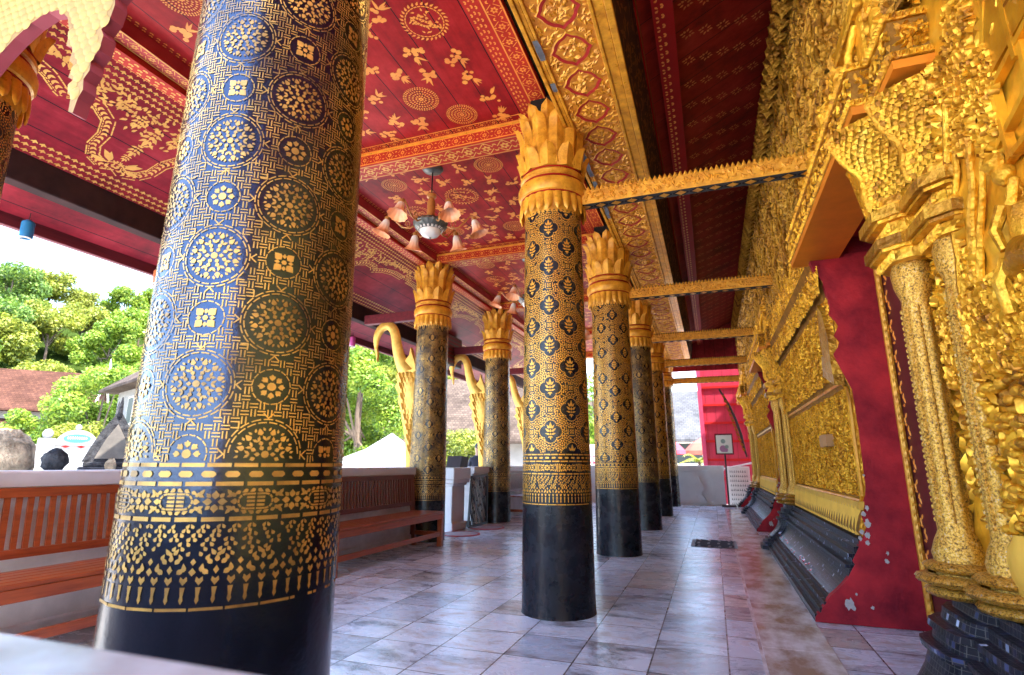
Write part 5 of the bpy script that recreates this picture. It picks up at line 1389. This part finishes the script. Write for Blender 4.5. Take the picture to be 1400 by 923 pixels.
def tilemat(name,c1,c2):
    m,nt,b=newmat(name); t=coords(nt,'Object')
    br=nt.nodes.new('ShaderNodeTexBrick'); br.inputs['Color1'].default_value=(*c1,1); br.inputs['Color2'].default_value=(*c2,1); br.inputs['Mortar'].default_value=(*(x*.8 for x in c2),1)
    br.inputs['Scale'].default_value=1; br.inputs['Brick Width'].default_value=.22; br.inputs['Row Height'].default_value=.17; br.inputs['Mortar Size'].default_value=.016; nt.links.new(t,br.inputs['Vector'])
    n=noise(nt,.8,6,.6,vec=t); mx=nt.nodes.new('ShaderNodeMix'); mx.data_type='RGBA'; mx.blend_type='MULTIPLY'; mx.inputs[0].default_value=.8
    nt.links.new(br.outputs['Color'],mx.inputs[6]); nt.links.new(ramp(nt,n.outputs[0],[(.35,(.45,.45,.45)),(.65,(1,1,1))]),mx.inputs[7]); nt.links.new(mx.outputs[2],b.inputs['Base Color'])
    b.inputs['Roughness'].default_value=.9; b.inputs['Specular IOR Level'].default_value=.05; return m
TILE=tilemat('brown_roof_tiles',(.10,.045,.03),(.065,.03,.022)); TILE2=tilemat('weathered_tile',(.12,.09,.07),(.075,.055,.045)); DARKWIN=gem('dark_window',(.02,.035,.035),.4)
HOUSE_W=mat('house_plaster',(.27,.26,.245),(.20,.19,.18),2,.85,spec=.1)
def house(loc,rz,w,d,h,rh,label,roofm,wallm=None,hip=.5,over=.9,tiers=1,windows=3,wh=1.2,ww=.8,wz=1.6,finial=False,name='house',base=-.6):
    e=empty(name,(loc[0],loc[1],base),label,'building',rz=rz); wallm=wallm or HOUSE_W
    b=MB(); b.box(-w/2,-d/2,0,w/2,d/2,h); b.build('wall',wallm,e,smooth=0)
    def roof(zb,W,D,H,hp,zt=None):
        r_=MB(); x=W/2+over; y=D/2+over; t=x*hp
        vs=[(-x,-y,zb),(x,-y,zb),(x,y,zb),(-x,y,zb),(-x+t,0,zb+H),(x-t,0,zb+H),(-x,-y,zb-.12),(x,-y,zb-.12),(x,y,zb-.12),(-x,y,zb-.12)]
        r_.add(vs,[(0,1,5,4),(2,3,4,5),(1,2,5),(3,0,4),(0,6,7,1),(1,7,8,2),(2,8,9,3),(3,9,6,0),(6,9,8,7)],0)
        return r_.build('roof',roofm,e,smooth=0)
    if tiers==1: rf=roof(h,w,d,rh,hip)
    else:
        rf=roof(h,w,d,rh*.55,.06); b=MB(); b.box(-w*.44,-d*.3,h,w*.44,d*.3,h+rh*.45); b.build('clerestory',wallm,e,smooth=0); rf=roof(h+rh*.42,w*.86,d*.62,rh*.75,.02)
    if finial:
        for sx in (-1,1):
            f=MB(); X=sx*(w*.43+over); Z=h+rh*1.17; f.tube([(X-sx*.3,0,Z-.1),(X,0,Z+.2),(X+sx*.15,0,Z+.7),(X+sx*.1,0,Z+1.3)],[.12,.12,.08,.02],8); f.build('ridge_finial',OPAL,rf)
            f=MB(); f.prism([(-d*.31-over-.15,h+rh*.42-.1),(-d*.31-over+.2,h+rh*.42-.1),(0,Z-.25),(d*.31+over-.2,h+rh*.42-.1),(d*.31+over+.15,h+rh*.42-.1),(0,Z+.12)],lambda u,v,dd:(X+sx*dd*.1,u,v),0,1); f.build('barge_board',OPAL,rf,smooth=0)
    for s_ in (-1,1):
        for k in range(windows):
            x=-w/2+w*(k+.5)/windows
            f=MB(); f.box(x-ww/2-.08,s_*d/2-.05,wz-.08,x+ww/2+.08,s_*d/2+.05,wz+wh+.08); fw=f.build('window',OPAL,e,smooth=0)
            f=MB(); f.box(x-ww/2,s_*d/2-.06,wz,x+ww/2,s_*d/2+.06,wz+wh); f.build('pane',DARKWIN,fw,smooth=0)
    for s_ in (-1,1):
        f=MB(); f.box(s_*w/2-.05,-ww/2-.08,wz-.08,s_*w/2+.05,ww/2+.08,wz+wh+.08); fw=f.build('window',OPAL,e,smooth=0); f=MB(); f.box(s_*w/2-.06,-ww/2,wz,s_*w/2+.06,ww/2,wz+wh); f.build('pane',DARKWIN,fw,smooth=0)
    return e
house((-50.5,24),math.atan2(1.9,1)-.25,16,9,3.5,4.3,'long temple hall with two tiers of red brown roof below the wooded hill',TILE,None,tiers=2,windows=4,wh=1.3,ww=.7,wz=1.5,finial=True,name='temple_hall')
house((-23.7,20.65),math.atan2(1.9,1)+.1,6.4,5,5.1,1.5,'two storey white house with low hipped roof next to the nearest column',TILE2,HOUSE_W,hip=.45,over=.7,windows=3,wh=1.15,ww=.75,wz=3.4,name='white_house')
house((-15.5,36),R(20),10,9,3.0,4.6,'building with a broad brown tiled roof seen past the first swan bracket',TILE2,None,hip=.1,windows=4,wh=1.3,wz=1.0,name='tiled_house')
house((-1.5,34),R(3),8.5,8,2.9,3.0,'grey roofed house with dark slatted window beyond the end wall',tilemat('grey_roof',(.115,.115,.12),(.09,.09,.095)),HOUSE_W,hip=.05,windows=3,wh=1.0,ww=1.6,wz=1.7,name='grey_roofed_house')
house((-9.0,50),R(8),14,8,4.2,3.2,'pale house far behind the columns',TILE2,HOUSE_W,hip=.1,windows=5,wh=1.4,wz=1.6,name='pale_house')
# white tent
e=empty('white_tent',(-10.75,17.2,-.6),'white pyramid event tent across the court','tent',rz=R(25)); e.scale=(.72,.72,1)
b=MB(); b.add([(-2.4,-2.4,1.68),(2.4,-2.4,1.68),(2.4,2.4,1.68),(-2.4,2.4,1.68),(0,0,2.72),(-1.1,-1.1,2.12),(1.1,-1.1,2.12),(1.1,1.1,2.12),(-1.1,1.1,2.12)],[(0,1,6,5),(1,2,7,6),(2,3,8,7),(3,0,5,8),(5,6,4),(6,7,4),(7,8,4),(8,5,4)],0)
for s_ in (-1,1):
    b.add([(-2.4,s_*2.4,1.68),(2.4,s_*2.4,1.68),(2.4,s_*2.41,1.5),(-2.4,s_*2.41,1.5)],[(0,1,2,3)]); b.add([(s_*2.4,-2.4,1.68),(s_*2.4,2.4,1.68),(s_*2.41,2.4,1.5),(s_*2.41,-2.4,1.5)],[(0,1,2,3)])
b.build('canopy',mat('tent_cloth',(.27,.27,.28),(.22,.22,.225),3,.7,spec=.1),e,smooth=20)
for sx in (-1,1):
    for sy in (-1,1): b=MB(); b.tube([(sx*2.38,sy*2.38,0),(sx*2.38,sy*2.38,1.66)],.03,8); b.build('pole',OPAL,e)
def parasol(loc,rad,c,label):
    e=empty('parasol',loc,label,'parasol','red parasols beyond the end wall')
    b=MB(); b.lathe([(rad,2.05),(rad*.97,2.2),(rad*.6,2.5),(.05,2.75),(.001,2.78)],8); b.build('canopy',c,e,smooth=0)
    b=MB(); b.tube([(0,0,0),(0,0,2.75)],.025,8); b.build('pole',OPAL,e)
PRED=gem('red_cloth',(.55,.03,.06),.7)
parasol((-1.75,23.5,-.6),.75,PRED,'red parasol left of the end wall, partly behind the far column')
parasol((-.35,24.5,-.6),.8,gem('coral_cloth',(.6,.10,.06),.7),'coral parasol beside potted palm behind the end wall')
e=empty('banner',(-4.1,18.5,.2),'white banner with red lettering seen between the gate column and the wide gold column','banner')
b=MB(); b.box(-.6,0,.55,.6,.02,1.5,0); b.build('cloth',OPAL,e)
rr=random.Random(6); INK=gem('red_ink',(.6,.02,.08),.6)
for k in range(8):
    x=-.48+k*.135; b=MB()
    b.pat([rect(x,1.03,.03,.36,rr.uniform(-.1,.1)),rect(x+.045,1.15+rr.uniform(-.1,.1),.075,.035,rr.uniform(-.6,.6)),ngon(x+.04,.9,.035,7)],lambda u,v:(u,-.003,v),0,(0,-1,0)); b.build('letter',INK,e,smooth=0)
for sx in (-.58,.58): b=MB(); b.tube([(sx,.03,-.8),(sx,.03,1.5)],.02,8); b.build('pole',IRON,e)
# people outside
SKIN=mat('skin',(.42,.24,.16),None,8,.5); HAIR=gem('black_hair',(.012,.01,.01),.5)
def person(loc,rz,J,edges,rads,mats,cut,label,head):
    e=empty('person',loc,label,'person',rz=rz)
    me=bpy.data.meshes.new('body'); me.from_pydata(J,edges,[]); o=bpy.data.objects.new('body',me); col.objects.link(o)
    sk=o.modifiers.new('Skin','SKIN'); 
    sv=me.skin_vertices[0].data if me.skin_vertices else None
    if sv is None:
        import bmesh as _bm
        bm=_bm.new(); bm.from_mesh(me); bm.verts.layers.skin.verify(); bm.to_mesh(me); bm.free(); sv=me.skin_vertices[0].data
    for i,r_ in enumerate(rads): sv[i].radius=(r_,r_*.85)
    sv[0].use_root=True
    ss=o.modifiers.new('Sub','SUBSURF'); ss.levels=2; ss.render_levels=2
    dg=bpy.context.evaluated_depsgraph_get(); m2=bpy.data.meshes.new_from_object(o.evaluated_get(dg))
    bpy.data.objects.remove(o); m2.name='body'
    for m_ in mats: m2.materials.append(m_)
    for p in m2.polygons: p.material_index=cut(p.center); p.use_smooth=True
    o=bpy.data.objects.new('body',m2); col.objects.link(o); o.parent=e
    hx,hy,hz=head
    h=MB(); P=[]
    h.blob((hx,hy+.018,hz+.035),(.088,.098,.095),n=16,k=10,jit=.02); h.blob((hx,hy+.06,hz-.02),(.075,.05,.09),n=12,k=8,jit=.03); h.build('hair',HAIR,e)
    f=MB()
    f.tube([(hx,hy-.088,hz+.015),(hx,hy-.11,hz-.025),(hx,hy-.092,hz-.035)],[.008,.014,.01],8); f.build('nose',SKIN,e)
    f=MB()
    for s in (-1,1): f.blob((hx+s*.033,hy-.088,hz+.012),(.012,.006,.007),n=8,k=6,jit=0)
    f.build('eyes',HAIR,e)
    f=MB(); f.blob((hx,hy-.089,hz-.062),(.024,.006,.007),n=8,k=6,jit=0); f.build('mouth',gem('lips',(.3,.09,.08),.5),e)
    return e
J=[(0,0,.92),(0,0,1.12),(0,.01,1.34),(0,0,1.46),(0,-.01,1.54),(0,-.01,1.62),(0,-.005,1.70),
   (-.17,0,1.38),(-.24,.01,1.12),(-.22,-.06,.90),(-.21,-.09,.80),(.17,0,1.38),(.24,.01,1.12),(.22,-.06,.90),(.21,-.09,.80),
   (-.09,0,.86),(-.10,-.01,.48),(-.10,.02,.09),(-.10,-.11,.04),(.09,0,.86),(.10,-.01,.48),(.10,.02,.09),(.10,-.11,.04)]
E_=[(0,1),(1,2),(2,3),(3,4),(4,5),(5,6),(2,7),(7,8),(8,9),(9,10),(2,11),(11,12),(12,13),(13,14),(0,15),(15,16),(16,17),(17,18),(0,19),(19,20),(20,21),(21,22)]
RD=[.15,.14,.16,.07,.065,.095,.075,.065,.05,.04,.035,.065,.05,.04,.035,.10,.065,.045,.035,.10,.065,.045,.035]
person((-5.35,12.45,-.22),R(25),J,E_,RD,[SKIN,gem('dark_shirt',(.02,.02,.035),.8),gem('grey_trousers',(.15,.15,.16),.8)],lambda c:0 if c.z>1.47 or (abs(c.x)>.18 and c.z<1.08) or c.z<.07 else (1 if c.z>.88 else 2),'standing visitor in dark shirt behind the parapet next to the gate column',(0,-.01,1.64))
JS=[(0,0,.10),(0,.02,.30),(0,0,.52),(0,-.02,.63),(0,-.05,.70),(0,-.06,.78),(0,-.055,.86),(-.17,0,.55),(-.23,-.06,.30),(-.16,-.25,.22),(-.10,-.33,.22),(.17,0,.55),(.23,-.06,.30),(.16,-.25,.22),(.10,-.33,.22),
    (-.10,-.06,.10),(-.13,-.42,.10),(-.13,-.46,-.30),(-.13,-.56,-.34),(.10,-.06,.10),(.13,-.42,.10),(.13,-.46,-.30),(.13,-.56,-.34)]
person((-4.80,9.50,-.02),R(-75),JS,E_,RD,[SKIN,gem('white_shirt',(.7,.72,.76),.8),gem('blue_skirt',(.04,.10,.35),.8)],lambda c:0 if c.z>.63 or (c.y<-.2 and c.z>.17) else (1 if c.z>.2 else 2),'seated person in white shirt on the steps, half hidden by the outer column',(0,-.06,.80))
b=MB()
for k in range(4): b.box(-5.2-.34*(k+1),8.1,-.6,-5.2-.34*k,9.05,-.02-.15*(k+.0)-.0)
tag(b.build('steps',PALE_STONE,smooth=0),kind='structure')

# ------------------------------------------------------------------ vegetation
def leaf_mesh(name,clumps,n,size,seed,matl):
    r=np.random.default_rng(seed); C=np.array([c[:3] for c in clumps]); S=np.array([c[3] for c in clumps])
    w=S**2; idx=r.choice(len(C),n,p=w/w.sum()); d=r.normal(size=(n,3)); d/=np.linalg.norm(d,axis=1,keepdims=True)
    rad=S[idx]*(r.random(n)**.35); d2=d.copy(); d2[:,2]*=.75
    P=C[idx]+d2*rad[:,None]
    nrm=d*.6+r.normal(size=(n,3))*.6+np.array([0,0,.5]); nrm/=np.linalg.norm(nrm,axis=1,keepdims=True)
    t=np.cross(nrm,r.normal(size=(n,3))); t/=np.linalg.norm(t,axis=1,keepdims=True); b=np.cross(nrm,t)
    s=size*r.uniform(.6,1.3,(n,1)); V=np.stack([P-t*s,P-b*s*.45+nrm*s*.1,P+t*s,P+b*s*.45+nrm*s*.1],1).reshape(-1,3)
    me=bpy.data.meshes.new(name); me.vertices.add(4*n); me.vertices.foreach_set('co',V.ravel().astype(np.float32))
    me.loops.add(4*n); me.loops.foreach_set('vertex_index',np.arange(4*n,dtype=np.int32)); me.polygons.add(n)
    me.polygons.foreach_set('loop_start',np.arange(0,4*n,4,dtype=np.int32)); me.polygons.foreach_set('loop_total',np.full(n,4,dtype=np.int32))
    me.materials.append(matl); me.update(calc_edges=True); return me
def make_tree(name,h,cr,n,size,seed,matl,label,loc,group=None,low=.35,trunk=.03):
    r=random.Random(seed); e=empty(name,loc,label,'tree',group); trunk*=.62
    t=MB(); t.tube([(0,0,-.3),(r.uniform(-.1,.1)*h*.1,0,h*.25),(r.uniform(-.1,.1)*h*.2,r.uniform(-.1,.1)*h*.2,h*.5),(0,0,h*.8)],[h*trunk*1.3,h*trunk,h*trunk*.7,h*trunk*.25],8)
    cl=[]
    for k in range(26):
        a=r.uniform(0,2*PI); q=cr*math.sqrt(r.random())*.85; z=h*(low+(.93-low)*r.random()**.8)
        f=1-((z/h-.55)/.6)**2; x,y=q*cos(a)*max(.35,f),q*sin(a)*max(.35,f); cl.append((x,y,z,cr*r.uniform(.2,.42)))
        if k<9: t.tube([(0,0,h*(.3+.02*k)),(x*.5,y*.5,(h*.4+z)/2),(x,y,z)],[h*trunk*.5,h*trunk*.3,h*trunk*.1],6)
    t.build('trunk',BARK,e)
    o=bpy.data.objects.new('crown',leaf_mesh('crown',cl,n,size,seed,matl)); col.objects.link(o); o.parent=e
    return e
# wooded hill
hm=MB(); n1,n2=40,30; P=np.zeros((n1,n2,3))
def hz(t,s):  # t across, s depth
    return -.6+34*(s**.8)*(.76+.24*sin(t*5+.6))
HX=lambda t,s:(-125+95*t-55*s*.6, 5+95*t*.9+ (s*55)) 
for i in range(n1):
    for j in range(n2):
        t=i/(n1-1); s=j/(n2-1); x,y=HX(t,s); P[i,j]=(x,y,hz(t,s))
hm.grid(P); hm.add([],[],0)
tag(hm.build('hill',mat('hill_undergrowth',(.05,.08,.016),(.012,.025,.006),.6,1.0,bs=1,bscale=1.5,bd=.8,spec=0)),kind='structure')
protos=[]
ks=['dark green tree','yellow green tree','fresh green tree']
r=random.Random(77)
def hl(k,i): return None
tree_lab=[]
spots=[]
for s in (.0,.13,.26,.40,.55,.70,.85,.97):
    m_=11
    for k in range(m_):
        t=(k+.5+.4*(r.random()-.5)+.3*(int(s*10)%2))/m_; spots.append((t,s+r.uniform(-.05,.05)))
base=[]
for i,(t,s) in enumerate(spots):
    x,y=HX(t,max(0,s)); z=hz(t,max(0,s)); kd=(i*7+int(s*10))%3
    lb=['broad dark green tree on the wooded hill above the temple hall','yellow green rounded tree on the wooded hill above the temple hall','fresh green loose tree on the wooded hill above the temple hall'][kd]
    if len(base)<=kd or base[kd] is None:
        while len(base)<=kd: base.append(None)
        base[kd]=make_tree('hill_tree',11,5.2,11000,.27,50+kd,LEAF[[0,1,0][kd]] if kd<2 else LEAF[2],lb,(x,y,z-1),['dark hill trees','yellow hill trees','fresh hill trees'][kd],low=.25)
    else:
        c=copy_tree(base[kd]); c.location=(x,y,z-1); c.rotation_euler=(0,0,r.uniform(0,6.3)); q=r.uniform(.75,1.35); c.scale=(q,q,q*r.uniform(.9,1.15)); c['label']=lb
make_tree('weeping_tree',7.2,3.2,22000,.12,71,LEAF[2],'drooping green tree between the temple hall and the white house',(-34.0,22.4,-.6),low=.1)
make_tree('garden_tree',4.6,1.7,9000,.11,72,LEAF[2],'rounded bright bush tree left of the white house',(-36.4,20.4,-.6),low=.1)
make_tree('flowering_bush',3.3,1.7,11000,.075,73,LEAF[1],'yellow flowering bush behind the court wall',(-27.0,16.9,-.6),low=.1)
make_tree('garden_tree',4.4,1.5,9000,.085,74,LEAF[2],'light green bush at the left picture edge by the temple hall',(-29.8,12.6,-.6),low=.15)
make_tree('court_tree',7.6,3.3,42000,.095,75,LEAF[2],'large fresh green tree between the nearest column and the first swan bracket',(-14.6,20.6,-.6),low=.12)
make_tree('court_tree',7.0,3.0,26000,.10,76,LEAF[2],'green tree behind the court tree trunk further left',(-19.6,24.5,-.6),low=.12)
make_tree('potted_tree',2.7,1.1,6000,.065,77,LEAF[1],'small yellow green tree below the brown tiled roof',(-7.9,16.8,-.6),low=.35)
make_tree('court_tree',6.0,2.4,16000,.09,78,LEAF[2],'green tree seen in the slit between the two nearest inner columns',(-5.2,27.0,-.6),low=.12)
# small palm beyond the end wall
e=empty('palm_plant',(-.45,20.2,-.6),'small palm with arching yellow green fronds behind the end wall','plant')
t=MB(); t.tube([(0,0,0),(.03,0,.9),(0,0,1.75)],[.07,.05,.045],8); t.build('trunk',BARK,e)
f=MB(); rr=random.Random(4)
for k in range(15):
    a=rr.uniform(0,6.3); el=rr.uniform(.3,1.2); L_=rr.uniform(.6,.95); prev=None
    for q in range(9):
        s=q/8; rr_=L_*s*cos(el*.7); z=1.75+L_*s*sin(el)-.75*s*s*L_*.8
        p=(rr_*cos(a),rr_*sin(a),z)
        if prev:
            for sg in (-1,1):
                f.add([prev,(p[0],p[1],p[2]),(p[0]-sg*.16*sin(a)*(1-s*.6),p[1]+sg*.16*cos(a)*(1-s*.6),p[2]-.06)],[(0,1,2)])
        prev=p
f.build('fronds',LEAF[1],e,smooth=0)

# ------------------------------------------------------------------ light, sky, camera
w=bpy.data.worlds.new('World'); sc.world=w; w.use_nodes=True
nt=w.node_tree; bg=nt.nodes['Background']; sky=nt.nodes.new('ShaderNodeTexSky'); sky.sky_type='NISHITA'; sky.sun_disc=False
SUN_EL,SUN_AZ=R(60),R(115)     # azimuth measured from +Y towards +X: over the temple roof, a little behind the camera
sky.sun_elevation=SUN_EL; sky.sun_rotation=SUN_AZ; sky.air_density=1.0; sky.dust_density=1.5; sky.ozone_density=1.5
nt.links.new(sky.outputs[0],bg.inputs[0]); bg.inputs[1].default_value=.15
sd=bpy.data.lights.new('sun','SUN'); sd.energy=2.0; sd.angle=R(.53); sd.color=(1,.94,.84)
so=bpy.data.objects.new('sun',sd); col.objects.link(so)
v=Vector((sin(SUN_AZ)*cos(SUN_EL),cos(SUN_AZ)*cos(SUN_EL),sin(SUN_EL)))
so.rotation_euler=(-v).to_track_quat('-Z','Y').to_euler(); so.location=v*60
cam=bpy.data.cameras.new('camera'); co=bpy.data.objects.new('camera',cam); col.objects.link(co)
cam.sensor_width=36; cam.lens=36*745.955/1400; cam.clip_end=2000; cam.clip_start=.02
yaw,pitch,roll=.3458,.2277,.0028
fw=Vector((-sin(yaw)*cos(pitch),cos(yaw)*cos(pitch),sin(pitch))); rt=Vector((cos(yaw),sin(yaw),0)); upv=rt.cross(fw)
r2=cos(roll)*rt+sin(roll)*upv; u2=-sin(roll)*rt+cos(roll)*upv
M=Matrix((r2,u2,-fw)).transposed().to_4x4(); M.translation=Vector((0,0,1.05)); co.matrix_world=M
cam.dof.use_dof=True; cam.dof.focus_distance=3.2; cam.dof.aperture_fstop=5.6
sc.camera=co
vs=sc.view_settings; vs.view_transform='Standard'; vs.look='None'; vs.gamma=1; vs.use_curve_mapping=False; vs.exposure=3.5
cy=sc.cycles; cy.max_bounces=10; cy.diffuse_bounces=6; cy.glossy_bounces=4; cy.transmission_bounces=4; cy.use_denoising=True; cy.sample_clamp_indirect=8; cy.caustics_reflective=False; cy.caustics_refractive=False
